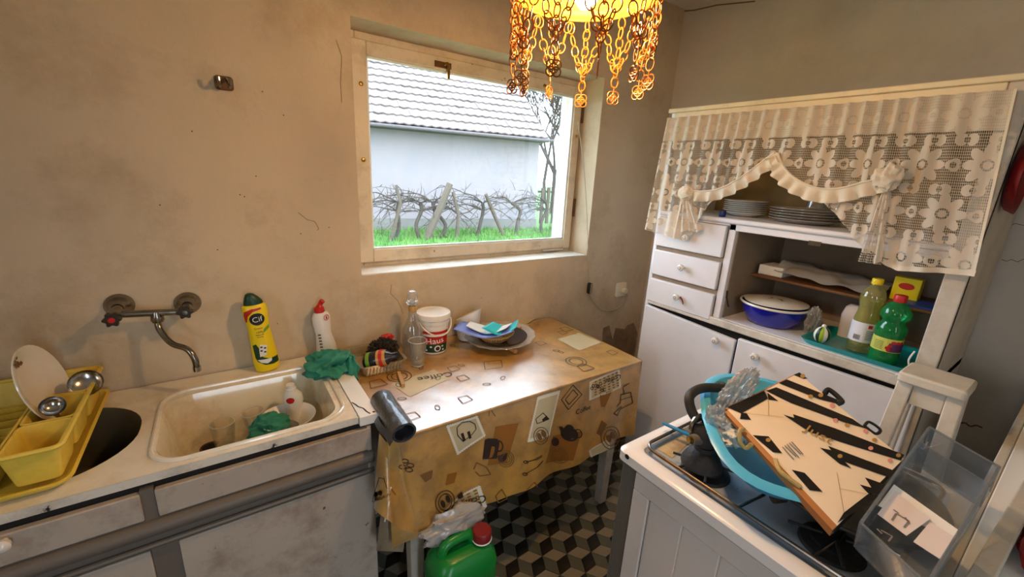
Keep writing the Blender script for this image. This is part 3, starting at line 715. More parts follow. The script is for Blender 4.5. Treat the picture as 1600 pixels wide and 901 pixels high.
def tumbler(c, r0, r1, h, label, name='drinking_glass', mat='glassware', tilt=None, group=None, up=True, rings=3):
    prof = [(.0001, 0), (r0*.95, 0), (r0, .003), (r1, h), (r1-.0022, h), (r0-.002, .008), (.0001, .008)]
    mb = MB().lathe(prof, 28)
    if not up: mb.xf(Matrix.Translation((0, 0, h)) @ Matrix.Rotation(PI, 4, 'X'))
    if tilt: mb.xf(Matrix.Rotation(tilt[1], 4, tilt[0]))
    mb.xf(Matrix.Translation(c)); o = mb.build(name, mat, None, True, origin=c); tag(o, label, 'glass', group)
    rm = MB().torus((0, 0, h if up else 0), r1-.001 if up else r1-.001, .0013, 2, 28, 5)
    if tilt: rm.xf(Matrix.Rotation(tilt[1], 4, tilt[0]))
    rm.xf(Matrix.Translation(c)).build('rim', 'glass_edge', o, True)
    rm = MB().torus((0, 0, .004 if up else h-.004), r0-.004, .0025, 2, 26, 5)
    if tilt: rm.xf(Matrix.Rotation(tilt[1], 4, tilt[0]))
    rm.xf(Matrix.Translation(c)).build('thick_base', 'glass_edge', o, True); return o
tumbler((-.52, 1.30, rz0+.012), .036, .03, .09, 'upturned drinking glass at the front of the dish rack', up=False)
tumbler((-.545, 1.42, rz0+.012), .036, .03, .10, 'upturned drinking glass behind the other in the dish rack', up=False)

# bottles on the sink
def ell_bottle(t, prof, mat, name='body', n=28, mt=None):
    L_ = [[(xo+w*math.cos(2*PI*i/n), yo+d*math.sin(2*PI*i/n), z) for i in range(n)] for z, w, d, xo, yo in prof]
    mb = MB().loft(L_)
    if mt: mb.xf(mt)
    return mb.build(name, mat, t, True)
def surf(prof, mt, e=.0012):
    def f(u, z):
        for a, b in zip(prof, prof[1:]):
            if a[0] <= z <= b[0]: break
        k = (z-a[0])/max(1e-9, b[0]-a[0]); w, d, xo, yo = [a[j]+(b[j]-a[j])*k for j in (1, 2, 3, 4)]
        s = max(-.98, min(.98, (u-xo)/w)); return mt @ Vector((u, yo-d*math.sqrt(1-s*s)-e, z))
    f.step = .003; return f
cz = SZ+.002
ci = thing('cream_cleaner_bottle', 'yellow cream cleaner bottle with dark green cap on the sink edge', 'bottle', (.083, 1.594, cz))
cmt = Matrix.Translation((.086, 1.594, cz)) @ Matrix.Rotation(-.09, 4, 'Y')
cp = [(0, .031, .022, 0, 0), (.004, .037, .026, 0, 0), (.03, .040, .028, 0, 0), (.10, .036, .026, 0, 0), (.16, .033, .024, 0, 0), (.20, .036, .024, 0, 0), (.228, .038, .023, 0, 0), (.243, .035, .021, 0, 0), (.247, .029, .018, 0, 0)]
ell_bottle(ci, cp, 'yellow', mt=cmt)
ell_bottle(ci, [(.247, .029, .0185, 0, 0), (.256, .028, .018, 0, 0), (.272, .020, .015, -.003, 0), (.283, .012, .011, -.006, 0), (.286, .006, .006, -.007, 0)], 'green_dark', 'cap', mt=cmt)
cs = surf(cp, cmt)
def cs2(u, v): q = cs(u, v); return q+Vector((0, -.0006, 0))
def cs3(u, v): q = cs(u, v); return q+Vector((0, -.0012, 0))
cs2.step = cs3.step = .003
mb = MB(); poly_on(mb, [(-.034, .19), (-.030, .19), (-.024, .212), (-.008, .226), (.018, .231), (.018, .236), (-.01, .236), (-.032, .228), (-.035, .215)], cs); mb.build('red_flash', 'red', ci)
mb = MB(); poly_on(mb, ring_pts(.0, .198, .0225, .0215, 24), cs); mb.build('logo_disc', 'black', ci)
text_on(MB(), 'Cif', .026, 0, .197, .05, cs2).build('logo_text', 'white', ci)
mb = MB()
for s, z, k in (('Cream', .165, .009), ('100%', .151, .010), ('Natural', .142, .008), ('cleaning', .134, .006)): text_on(mb, s, k, -.002, z, .03, cs)
mb.build('label_text', 'ink', ci)
mb = MB(); poly_on(mb, [(.008, .145), (.03, .158), (.031, .17), (.014, .16)], cs); mb.build('leaf_print', 'leaf_green', ci)
mb = MB(); poly_on(mb, [(-.03, .06), (-.026, .045), (-.006, .03), (.02, .026), (.037, .028), (.037, .05), (.01, .05), (-.008, .06), (-.012, .09), (-.02, .11), (-.03, .105)], cs); mb.build('green_print', 'green_dark', ci)
mb = MB(); poly_on(mb, [(-.026, .052), (.018, .05), (.016, .04), (.002, .034), (-.016, .04)], cs2)
poly_on(mb, [(-.016, .062), (.004, .066), (.012, .10), (-.008, .108), (-.014, .09)], cs2); mb.build('cow_print', 'white', ci)
mb = MB()
for u, v in ((-.006, .097), (.004, .092), (-.008, .084), (.002, .078)): poly_on(mb, ring_pts(u, v, .004, .003, 8), cs3)
mb.build('spot_print', 'black', ci)

db = thing('toilet_cleaner_bottle', 'white cleaner bottle with bent red cap standing by the wall', 'bottle', (.285, 1.597, cz))
dmt = Matrix.Translation((.287, 1.60, cz)) @ Matrix.Rotation(-.07, 4, 'Y')
dp = [(0, .036, .026, 0, 0), (.004, .039, .028, 0, 0), (.05, .035, .027, 0, 0), (.10, .028, .024, -.003, 0), (.14, .031, .024, -.004, 0), (.165, .032, .022, -.003, 0), (.18, .026, .02, -.003, 0), (.187, .018, .017, -.004, 0)]
ell_bottle(db, dp, 'white_plastic', mt=dmt)
ell_bottle(db, [(.186, .0185, .0185, -.005, 0), (.203, .0175, .0175, -.006, 0), (.207, .012, .012, -.005, 0), (.216, .009, .009, 0, 0)], 'red', 'cap', mt=dmt)
mb = MB().tube([(-.003, 0, .212), (.004, -.003, .222), (.010, -.006, .228)], [.007, .009, .010], 12).xf(dmt); mb.build('nozzle', 'red', db, True)
ds = surf(dp, dmt); mb = MB(); band_on(mb, ring_pts(.012, .166, .010, .011), ring_pts(.012, .166, .0078, .0088), ds); poly_on(mb, [(.009, .16), (.015, .16), (.014, .172), (.010, .172)], ds); mb.build('logo', 'red', db)
mb = MB()
for k in range(6): poly_on(mb, [(-.026, .04+k*.012), (-.016, .04+k*.012), (-.016, .046+k*.012), (-.024, .046+k*.012)], ds)
mb.build('label_text', 'ink_soft', db)

o = crumple((.265, 1.462, SZ+.032), (.064, .054, .040), 3, .55, 1.1, 5, flat=SZ+.004, oc=2)
o = o.build('green_cloth', 'green_rag', None, True, origin=(.265, 1.462, SZ)); tag(o, 'crumpled teal green cloth lying on the right sink corner', 'cloth')
mb = crumple((.336, 1.43, SZ+.012), (.018, .030, .045), 8, .4, 1.0, 4, oc=2); mb.build('hanging_end', 'green_rag', o, True)

BZ = SZ-.158
tumbler((-.062, 1.425, BZ), .026, .034, .085, 'clear drinking glass standing in the enamel basin near the drain')
tumbler((.03, 1.43, BZ), .024, .033, .095, 'clear drinking glass behind the bowl in the enamel basin', tilt=('Y', -.10))
ob = thing('open_bottle', 'capless white cleaner bottle standing in the sink basin', 'bottle', (.14, 1.435, BZ))
omt = Matrix.Translation((.14, 1.435, BZ)) @ Matrix.Rotation(.05, 4, 'X')
op_ = [(0, .026, .02, 0, 0), (.004, .029, .022, 0, 0), (.05, .025, .021, 0, 0), (.075, .022, .019, 0, 0), (.10, .030, .022, 0, 0), (.125, .029, .021, -.002, 0), (.143, .018, .016, -.006, 0), (.147, .0155, .0155, -.006, 0)]
ell_bottle(ob, op_, 'white_plastic', mt=omt); ell_bottle(ob, [(.147, .0165, .0165, -.006, 0), (.152, .0165, .0165, -.006, 0), (.153, .013, .013, -.006, 0), (.165, .013, .013, -.006, 0)], 'white_plastic', 'neck', mt=omt)
os_ = surf(op_, omt); mb = MB(); poly_on(mb, ring_pts(-.012, .115, .012, .011), os_); mb.build('logo', 'red', ob)
bo = thing('white_bowl', 'white plastic bowl lying in the sink basin', 'bowl', (.112, 1.372, BZ))
MB().lathe([(.0001, 0), (.045, 0), (.052, .004), (.082, .070), (.084, .071), (.083, .073), (.078, .070), (.048, .007), (.0001, .006)], 32, (.112, 1.372, BZ+.012)).build('bowl_shell', 'white_plastic', bo, True)
o = crumple((.058, 1.350, BZ+.070), (.046, .042, .034), 12, .5, 1.2, 5, oc=2).build('green_rag', 'green_rag', None, True, origin=(.055, 1.345, BZ+.03)); tag(o, 'wet dark green rag hanging over the white bowl', 'rag')
o = crumple((.115, 1.345, BZ+.060), (.022, .02, .016), 15, .25, 2, 3).build('sponge', 'grey_rag', None, True, origin=(.10, 1.335, BZ+.03)); tag(o, 'small grey sponge inside the white bowl', 'sponge')

# hook, socket, cable
hk = thing('wall_hook', 'small tarnished metal double hook on the beige wall', 'hook', tuple(P(348, 130, 1, 1.648)))
h0 = P(350, 130, 1, 1.648)
MB().prism(rrect(-.024, .024, -.02, .02, .009, 4), lambda u, v, t: (h0.x+u, t, h0.z+v), 1.649, 1.645).build('back_plate', 'rust', hk, bevel=.001)
for s in (-1, 1): MB().tube(smooth_path([(h0.x+s*.008, 1.645, h0.z+.014), (h0.x+s*.010, 1.62, h0.z+.002), (h0.x+s*.012, 1.605, h0.z-.014), (h0.x+s*.013, 1.59, h0.z-.008), (h0.x+s*.014, 1.588, h0.z+.008)], 5), .0045, 8).build('prong', 'chrome_old', hk, True)
s0 = P(970, 452, 1, 1.645)
so = thing('wall_socket', 'small cream wall socket between the window and the cupboard', 'socket', tuple(s0))
MB().prism(rrect(-.045, .045, -.045, .045, .01, 3), lambda u, v, t: (s0.x+u, t, s0.z+v), 1.6495, 1.640).build('cover_plate', 'socket', so, bevel=.002)
MB().torus((s0.x+.012, 1.639, s0.z-.004), .024, .003, 1, 20, 6).build('outlet_ring', 'socket', so, True)
pl_ = thing('cable_plug', 'cream round plug in the wall socket', 'plug', (s0.x+.012, 1.638, s0.z-.004))
MB().lathe([(.02, .0), (.021, .012), (.016, .026), (.0001, .028)], 18).xf(RX((s0.x+.012, 1.637, s0.z-.004))).build('plug_body', 'socket', pl_, True)
cb = thing('lamp_cable', 'thin cream cable hanging from the window side to the socket', 'cable', tuple(P(921, 450, 1, 1.64)))
MB().tube(smooth_path([P(903, 190, 1, 1.642), P(912, 260, 1, 1.642), P(917, 340, 1, 1.642), P(919, 400, 1, 1.642), P(921, 440, 1, 1.640)], 6), .0022, 6).build('upper_wire', 'cable', cb, True)
MB().tube(smooth_path([P(922, 460, 1, 1.64), P(930, 475, 1, 1.641), P(944, 485, 1, 1.642), P(962, 483, 1, 1.642), P(974, 474, 1, 1.642), P(978, 464, 1, 1.635)], 6), .0022, 6).build('lower_wire', 'cable', cb, True)
w = P(921, 450, 1, 1.638); MB().prism(rrect(-.011, .011, -.032, .032, .009, 4), lambda u, v, t: (w.x+u, t, w.z+v), 1.648, 1.626).build('inline_switch', 'rubber', cb, bevel=.003)
mb = MB(); mb.box(w.x-.0025, w.x+.0025, 1.6245, 1.6265, w.z-.028, w.z+.028); mb.build('switch_strip', 'cable', cb)

# ------------------------------------------------------------ table
TZ = .748
tb = thing('kitchen_table', 'small wooden table with worn pale legs under the oilcloth', 'table', (.88, 1.33, 0))
MB().box(.335, 1.418, 1.045, 1.63, TZ-.03, TZ-.003).build('tabletop', 'leg_paint', tb, bevel=.004)
for n, (x0, x1, y0, y1) in enumerate(((.40, .462, 1.065, 1.127), (1.335, 1.395, 1.06, 1.12), (.40, .462, 1.55, 1.61), (1.335, 1.395, 1.55, 1.61))):
    i = .010; MB().hexa([(x0+i, y0+i, 0), (x1-i, y0+i, 0), (x1-i, y1-i, 0), (x0+i, y1-i, 0), (x0, y0, TZ-.03), (x1, y0, TZ-.03), (x1, y1, TZ-.03), (x0, y1, TZ-.03)]).build('leg', 'leg_paint', tb, bevel=.004)
for a in ((.462, 1.335, 1.075, 1.095), (.462, 1.335, 1.58, 1.60)): MB().box(*a, TZ-.13, TZ-.03).build('apron', 'leg_paint', tb)
for a in ((.41, .43, 1.127, 1.55), (1.365, 1.385, 1.12, 1.55)): MB().box(*a, TZ-.13, TZ-.03).build('apron', 'leg_paint', tb)
# oilcloth
tc = thing('oilcloth', 'yellow oilcloth printed with coffee motifs draped over the table', 'tablecloth', (.88, 1.03, TZ))
CX0, CX1, CY0, CY1, CZ = .322, 1.432, 1.026, 1.636, TZ+.004
ZH = .385
def fy(x, z):
    t = max(0, (CZ-z)/(CZ-ZH)); return CY0-.006-.016*t-.010*t*math.sin(x*17+1)-.006*t*math.sin(x*31)
def top_z(x, y): return CZ+.0012*noise.noise(Vector((x*7, y*7, 0)))+.0008*noise.noise(Vector((x*19, y*14, 3)))
mb = MB()
NT = 14
def front(u, v):
    x = CX0+(CX1-CX0)*u; z = CZ-(CZ-ZH-.012*math.sin(u*9))*v
    return (x, fy(x, z), z)
mb.grid(60, NT, front)
mb.build('front_drop', 'oilcloth', tc, True)
def topf(u, v):
    x = CX0+(CX1-CX0)*u; y = CY0-.006+(CY1-CY0+.006)*v; e = min(u, 1-u, v*1.2); return (x, y, top_z(x, y)*1)
MB().grid(90, 60, topf).build('top_sheet', 'oilcloth', tc, True)
MB().grid(24, 8, lambda u, v: (CX1+.004+.012*v+.008*v*math.sin(u*14), CY0-.006+(CY1-CY0)*u, CZ-(CZ-ZH)*v)).build('right_drop', 'oilcloth', tc, True)
MB().tube([(CX0, CY0-.006, CZ-.003), (CX1, CY0-.006, CZ-.003)], .004, 8).build('front_fold', 'oilcloth', tc, True)
# folded corner at the left
cr = Vector((CX0, CY0-.006, CZ-.002))
bot = smooth_path([P(652, 832, 1, .994), P(632, 829, 1, .975), P(610, 815, 1, .962), P(592, 802, 1, .985), P(584, 794, 1, 1.03)], 5)
topc = smooth_path([Vector((.352, CY0-.008, CZ-.004)), cr+Vector((0, -.002, 0)), Vector((.318, 1.045, CZ-.004)), Vector((.317, 1.06, CZ-.004)), Vector((.317, 1.075, CZ-.004))], 5)
def corner(u, v):
    i = u*(len(bot)-1); a = int(min(i, len(bot)-2)); k = i-a; b_ = bot[a]*(1-k)+bot[a+1]*k; t_ = topc[a]*(1-k)+topc[a+1]*k
    q = t_*(1-v)+b_*v; q.y += .012*math.sin(v*PI)*math.sin(u*9); return q
cmb = MB().grid(20, 10, corner); cmb.build('corner_fold', 'oilcloth', tc, True)
from mathutils.bvhtree import BVHTree
cbv = BVHTree.FromPolygons(cmb.v, cmb.f)
def con(u, v):                              # print laid on the folded corner
    d = ray(u, v).normalized(); h = cbv.ray_cast(Vector((0, 0, CAMH)), d)[0]
    return (h if h is not None else P(u, v, 1, .985))-d*.003
mb = MB(); line_on(mb, [(582, 784), (618, 772), (612, 764), (604, 762), (600, 748), (592, 746), (588, 760), (583, 776)], .9, con, True); line_on(mb, [(585, 782), (586, 775), (611, 768)], .8, con)
poly_on(mb, ring_pts(587, 772, 3.2, 4.2, 10), con); poly_on(mb, ring_pts(594, 770, 3, 4.2, 10), con); text_on(mb, 'QUALITY', 5.5, 600, 776, -.32, lambda u, v: con(u, 2*776-v+(u-600)*-.64)); mb.build('quality_print', 'ink', tc)
mb = MB(); line_on(mb, [(611, 760), (607, 790), (601, 815)], 2, con); mb.build('stamp_edge_print', 'stamp_white', tc)
MB().grid(10, 6, lambda u, v: P(598+42*u-10*v, 775+20*u+85*v-(18*u)*v, 1, 1.035+.012*math.sin(u*5))).build('corner_lining', 'cloth_back', tc, True)
# printed motifs on the hanging front (u = x, v = z)
def fm(e): return lambda u, v: (u, fy(u, v)-e, v)
F1, F2, F3 = fm(.0012), fm(.0020), fm(.0028)
def FX(px, py): q = P(px, py, 1, 1.008); return (q.x, q.z)
def FQ(*pts): return [FX(*p) for p in pts]
def sub_quad(q, n=6):
    a, b, c, d = [Vector(p) for p in q]
    return [[a.lerp(b, i/n).lerp(d.lerp(c, i/n), j/n) for i in range(n+1)] for j in range(n+1)]
def quad_on(mb, q, mp, n=6):
    g = sub_quad(q, n); k = len(mb.v)
    for r in g:
        for p in r: mb.v.append(Vector(mp(p.x, p.y)))
    for j in range(n):
        for i in range(n): a = k+j*(n+1)+i; mb.f.append((a, a+1, a+n+2, a+n+1))
    return mb
def inset(q, s):
    c = sum((Vector(p) for p in q), Vector((0, 0)))/4; return [tuple(c+(Vector(p)-c)*s) for p in q]
stamps = {'A': FQ((700, 668), (748, 652), (760, 682), (717, 713)), 'B': FQ((843, 622), (878, 612), (861, 682), (824, 690)), 'C': FQ((924, 598), (971, 578), (973, 606), (922, 626)),
          'D': FQ((677, 806), (750, 759), (759, 789), (686, 826)), 'E': FQ((918, 702), (949, 685), (952, 698), (921, 712))}
for k, q in stamps.items():
    mb = MB(); quad_on(mb, q, F1)
    for a, b in zip(q, q[1:]+q[:1]):        # perforated edge
        a, b = Vector(a), Vector(b); n = max(4, int((b-a).length/.008))
        for i in range(n): poly_on(mb, ring_pts(*(a.lerp(b, (i+.5)/n)), .003, .003, 6), F1)
    so_ = mb.build('stamp_print', 'stamp_white', tc); quad_on(MB(), inset(q, .86), F2).build('stamp_field', 'stamp_pale', so_)
    if k in 'CD':
        m3 = MB(); g = sub_quad(inset(q, .84), 12)
        for j in range(12):
            for i in range(12):
                if (i+j) % 2 and (i % 2): poly_on(m3, [tuple(g[j][i]), tuple(g[j][i+1]), tuple(g[j+1][i+1]), tuple(g[j+1][i])], F3)
        o = m3.build('gingham_check', 'stamp_brown', so_); o['kind'] = 'stuff'
for q in (FQ((776, 668), (812, 662), (792, 722), (762, 727)), FQ((867, 683), (907, 672), (893, 717), (854, 726)), FQ((938, 612), (962, 604), (946, 636), (940, 636)), FQ((700, 742), (716, 740), (712, 756), (696, 758))): quad_on(MB(), q, F1).build('brown_square', 'stamp_brown', tc)
# motif parts
class Print:                                # every motif drawn through it is a part of its own
    def __init__(s, mat): s.mat = mat; s.cur = MB()
    def __getattr__(s, k): return getattr(s.cur, k)
    def flush(s, nm):
        if s.cur.v: s.cur.build(nm, s.mat, tc)
        s.cur = MB()
ink = Print('ink'); soft = Print('ink_soft')
poly_on(ink, FQ((759, 688), (764, 686), (778, 686), (781, 692), (776, 716), (755, 718)), F2); band_on(ink, [FX(780+7*math.cos(a), 697+9*math.sin(a)) for a in [PI*2*i/14 for i in range(14)]], [FX(780+5*math.cos(a), 697+6.5*math.sin(a)) for a in [PI*2*i/14 for i in range(14)]], F2)
ink.flush('motif_print'); soft.flush('motif_print')
poly_on(ink, FQ((776, 712), (793, 707), (791, 716), (786, 721), (780, 721)), F2)
ink.flush('motif_print'); soft.flush('motif_print')
poly_on(ink, [FX(890+12*math.cos(a), 678+11*math.sin(a)) for a in [PI*2*i/16 for i in range(16)]], F2); poly_on(ink, FQ((880, 680), (876, 668), (881, 668), (884, 674)), F2); poly_on(ink, FQ((884, 668), (888, 664), (893, 664), (897, 668)), F2)
ink.flush('motif_print'); soft.flush('motif_print')
band_on(ink, [FX(902+6*math.cos(a), 676+7*math.sin(a)) for a in [PI*2*i/14 for i in range(14)]], [FX(902+4.4*math.cos(a), 676+5.4*math.sin(a)) for a in [PI*2*i/14 for i in range(14)]], F2)
ink.flush('motif_print'); soft.flush('motif_print')
poly_on(ink, [FX(870+6*math.cos(a), 692+7*math.sin(a)) for a in [PI*2*i/12 for i in range(12)]], F2)
ink.flush('motif_print'); soft.flush('motif_print')
def fang(p, q): a, b = FX(*p), FX(*q); return math.atan2(b[1]-a[1], b[0]-a[0])
def ftext(s, px, py, size, a, mp=F3, mb=ink): u, v = FX(px, py); text_on(mb, s, size, u, v, a, mp)
ftext('Coffee', 912, 640, .030, 0.02, F2)
ink.flush('lettering')
ftext('Coffee', 960, 593, .036, PI)
ink.flush('lettering')
ftext('Coffee', 735, 786, .044, PI)
ink.flush('lettering')
for (x, y, r) in ((695, 783, 17), (954, 683, 17), (846, 681, 13)):
    for r1 in (1, .72):
        ink.flush('ring_print'); soft.flush('ring_print'); band_on(soft if x > 800 else ink, [FX(x+r*r1*math.cos(a), y+r*r1*1.05*math.sin(a)) for a in [PI*2*i/26 for i in range(26)]], [FX(x+(r*r1-1.3)*math.cos(a), y+(r*r1-1.3)*1.05*math.sin(a)) for a in [PI*2*i/26 for i in range(26)]], F3)
for x, y, m_ in ((691, 785, ink), (700, 779, ink), (950, 684, soft), (958, 680, soft), (843, 682, soft), (850, 678, soft)):
    poly_on(m_, [FX(x+4*math.cos(a)+1.5*math.sin(a), y+6*math.sin(a)) for a in [PI*2*i/12 for i in range(12)]], F3); m_.flush('bean_print')
ink.flush('motif_print'); soft.flush('motif_print')
for a, b in (((820, 720), (836, 716)), ((818, 738), (838, 728))):
    band_on(ink, [FX(a[0]+4*math.cos(t), a[1]+2.6*math.sin(t)) for t in [PI*2*i/12 for i in range(12)]], [FX(a[0]+2.6*math.cos(t), a[1]+1.4*math.sin(t)) for t in [PI*2*i/12 for i in range(12)]], F2); line_on(ink, FQ(a, b), .004, F2)
ink.flush('motif_print'); soft.flush('motif_print')
for d in (-1.5, 0, 1.5): line_on(ink, FQ((836, 716+d), (848, 712+d)), .002, F2)
ink.flush('motif_print'); soft.flush('motif_print')
line_on(ink, FQ((838, 728), (849, 720)), .006, F2)
ink.flush('motif_print'); soft.flush('motif_print')
for pts in (((898, 603), (911, 617), (890, 641), (880, 626)), ((898, 610), (905, 618), (891, 633), (886, 626))): line_on(ink, FQ(*pts), .003, F2, True)
ink.flush('motif_print'); soft.flush('motif_print')
for i, (x, y) in enumerate(((634, 722), (642, 728), (630, 731), (640, 735))): band_on(ink, [FX(x+6*math.cos(a), y+3.6*math.sin(a)) for a in [PI*2*i/14 for i in range(14)]], [FX(x+4.6*math.cos(a), y+2.3*math.sin(a)) for a in [PI*2*i/14 for i in range(14)]], F2)
ink.flush('motif_print'); soft.flush('motif_print')
poly_on(soft, FQ((656, 742), (676, 734), (674, 746), (664, 752)), F2)
ink.flush('motif_print'); soft.flush('motif_print')
line_on(ink, FQ((965, 636), (972, 630), (972, 618), (988, 614), (990, 630), (972, 640), (966, 650), (960, 646), (974, 636)), .004, F2); line_on(ink, FQ((972, 626), (990, 620)), .003, F2); line_on(ink, FQ((978, 616), (976, 606), (986, 600)), .004, F2)
ink.flush('motif_print'); soft.flush('motif_print')
poly_on(ink, FQ((722, 680), (726, 678), (730, 690), (726, 692)), F3); poly_on(ink, FQ((732, 677), (736, 675), (739, 686), (735, 688)), F3)
ink.flush('motif_print'); soft.flush('motif_print')
line_on(ink, FQ((717, 682), (716, 670), (724, 662), (736, 660), (744, 664), (746, 672), (740, 680)), .003, F3); line_on(ink, FQ((717, 682), (726, 692), (740, 680)), .003, F3)
ink.flush('motif_print'); soft.flush('motif_print')
line_on(ink, FQ((838, 655), (850, 646), (860, 656), (840, 662)), .003, F3, True); poly_on(ink, FQ((848, 656), (856, 650), (859, 656), (850, 660)), F3)
ink.flush('motif_print'); soft.flush('motif_print')
rv = random.Random(4)
for k in range(16):
    x, y = rv.uniform(690, 712), rv.uniform(798, 816); y -= (x-690)*.35; band_on(ink, [FX(x+3.4*math.cos(a), y+3.2*math.sin(a)) for a in [PI*2*i/10 for i in range(10)]], [FX(x+2.2*math.cos(a), y+2*math.sin(a)) for a in [PI*2*i/10 for i in range(10)]], F3)
ink.flush('motif_print'); soft.flush('motif_print')
for k in range(9): x, y = rv.uniform(926, 944), rv.uniform(600, 612); band_on(ink, [FX(x+2.6*math.cos(a), y+2.6*math.sin(a)) for a in [PI*2*i/8 for i in range(8)]], [FX(x+1.6*math.cos(a), y+1.6*math.sin(a)) for a in [PI*2*i/8 for i in range(8)]], F3)
ink.flush('motif_print'); soft.flush('motif_print')
poly_on(ink, FQ((716, 776), (724, 770), (726, 778), (718, 782)), F3)
ink.flush('motif_print'); soft.flush('motif_print')
line_on(soft, FQ((742, 735), (746, 724), (760, 730), (766, 740), (750, 744), (744, 738)), .004, F2); soft.flush('motif_print'); line_on(soft, FQ((766, 652), (768, 640), (776, 652)), .003, F2); soft.flush('motif_print'); line_on(soft, FQ((772, 772), (782, 762), (790, 776), (776, 782)), .004, F2, True)
ink.flush('motif_print'); soft.flush('motif_print')
line_on(soft, FQ((820, 760), (832, 750), (838, 758)), .004, F2)
ink.flush('motif_print'); soft.flush('motif_print')
for r in (7, 10, 13): soft.flush('motif_print'); band_on(soft, [FX(790+r*math.cos(a), 716+r*math.sin(a)) for a in [PI*2*i/20 for i in range(20)]], [FX(790+(r-1)*math.cos(a), 716+(r-1)*math.sin(a)) for a in [PI*2*i/20 for i in range(20)]], F2); soft.flush('motif_print'); band_on(soft, [FX(874+r*math.cos(a), 712+r*math.sin(a)) for a in [PI*2*i/20 for i in range(20)]], [FX(874+(r-1)*math.cos(a), 712+(r-1)*math.sin(a)) for a in [PI*2*i/20 for i in range(20)]], F2)
ink.flush('motif_print'); soft.flush('motif_print')
poly_on(soft, FQ((931, 676), (940, 656), (948, 662), (938, 680)), F2)
ink.flush('motif_print'); soft.flush('motif_print')
# motifs on the top
def tm(e): return lambda u, v: (u, v, top_z(u, v)+e)
T1, T2 = tm(.0012), tm(.0020)
def TX(px, py): q = P(px, py, 2, CZ); return (q.x, q.y)
def TQ(*p): return [TX(*a) for a in p]
for q in (TQ((612, 600), (678, 577), (702, 592), (640, 620)), TQ((870, 530), (905, 520), (940, 535), (905, 548))): quad_on(MB(), q, T1).build('stamp_print', 'stamp_pale', tc)
text_on(ink, 'Coffee', .05, *TX(680, 588), PI-.12, T2); line_on(ink, TQ((756, 566), (783, 563), (785, 574), (758, 578)), .0025, T2, True)
ink.flush('motif_print'); soft.flush('motif_print')
for c in ((624, 588), (900, 565)):
    u, v = TX(*c)
    for r in (.045, .03): band_on(ink, ring_pts(u, v, r, r), ring_pts(u, v, r-.003, r-.003), T2)
    ink.flush('motif_print')
for k in range(22):
    u, v = rv.uniform(.42, 1.38), rv.uniform(1.08, 1.55); a = rv.uniform(0, 6)
    if k % 3: band_on(soft, ring_pts(u, v, .016, .009, 12, a), ring_pts(u, v, .012, .006, 12, a), T2)
    else: line_on(soft, [(u-.02, v-.02), (u+.02, v-.015), (u+.016, v+.02), (u-.018, v+.02)], .003, T2, True)
    soft.flush('motif_print')
for (x, y) in ((915, 575), (885, 515), (590, 600)):
    u, v = TX(x, y); line_on(soft, [(u-.03, v-.02), (u+.03, v-.02), (u+.02, v+.03), (u-.02, v+.03)], .004, T2, True); soft.flush('motif_print')
ink.flush('motif_print'); soft.flush('motif_print')
ink.flush('motif'); soft.flush('motif')
ink.flush('motif_print'); soft.flush('motif_print')

# ------------------------------------------------------------ things on the table
ZT = CZ+.002
a, b = P(596, 622, 2, ZT+.03), P(632, 676, 2, ZT+.03); ax = (b-a).normalized()
n1 = Vector((-ax.y, ax.x, 0))
rl = thing('bin_bag_roll', 'roll of black bin bags at the left front corner of the oilcloth', 'bag roll', (a.x*.5+b.x*.5, a.y*.5+b.y*.5, ZT))
L_ = []; RA = .032
for i in range(15):
    p = a.lerp(b, i/14); L_.append([p+n1*(RA*1.08*math.cos(t)*(1+.04*noise.noise(Vector((i*.6, t*2, 1)))))+Vector((0, 0, RA*.92*math.sin(t)*(1+.05*noise.noise(Vector((i*.5, t*3, 5)))))) for t in [2*PI*k/28 for k in range(28)]])
e = L_[-1]; ce = sum(e, Vector())/len(e); L_ += [[ce+(p-ce)*.80 for p in e], [ce+(p-ce)*.74-ax*.05 for p in e]]
MB().loft(L_).build('roll', 'blackbag', rl, True)
mb = MB().grid(14, 3, lambda u, v: a.lerp(b, u)+n1*(-RA*1.02-.012*v+.004*math.sin(u*9))+Vector((0, 0, -.012-.017*v))); mb.build('loose_edge', 'blackbag', rl, True)
# clear plastic tray with its contents
tA, tB, tC = P(562, 594, 2, ZT), P(634, 575, 2, ZT), P(553, 566, 2, ZT)
ty0, ty1 = (tA.y+tB.y)/2, 1.615; tx0, tx1 = tA.x+.01, tB.x
py = thing('clear_tray', 'ribbed clear plastic tray at the back left of the table', 'tray', ((tx0+tx1)/2, (ty0+ty1)/2, ZT))
def trl(i, z): return [(x, y, z) for x, y in rrect(tx0+i, tx1-i, ty0+i, ty1-i, .015, 4)]
MB().loft([trl(.012, ZT), trl(.0, ZT+.042), trl(-.006, ZT+.043), trl(.003, ZT+.040), trl(.014, ZT+.003)], True, True).build('tray_shell', 'tub_clear', py, True)
for k in range(11):
    x = tx0+.02+k*(tx1-tx0-.04)/10; MB().box(x-.0025, x+.0025, ty0-.0015+.004, ty0+.010, ZT+.004, ZT+.038).build('rib', 'tub_clear', py)
bk = thing('dark_flask', 'dark oval bottle with a red and gold label lying in the clear tray', 'bottle', (tx0+.055, 1.51, ZT+.004))
kmt = Matrix.Translation((tx0+.03, 1.475, ZT+.036)) @ Matrix.Rotation(-.55, 4, 'Z') @ Matrix.Rotation(PI/2-.25, 4, 'Y')
kp = [(0, .022, .03, 0, 0), (.01, .030, .036, 0, 0), (.05, .032, .038, 0, 0), (.085, .028, .034, 0, 0), (.105, .014, .016, 0, 0), (.13, .012, .012, 0, 0)]
ell_bottle(bk, kp, 'dark_plate', mt=kmt)
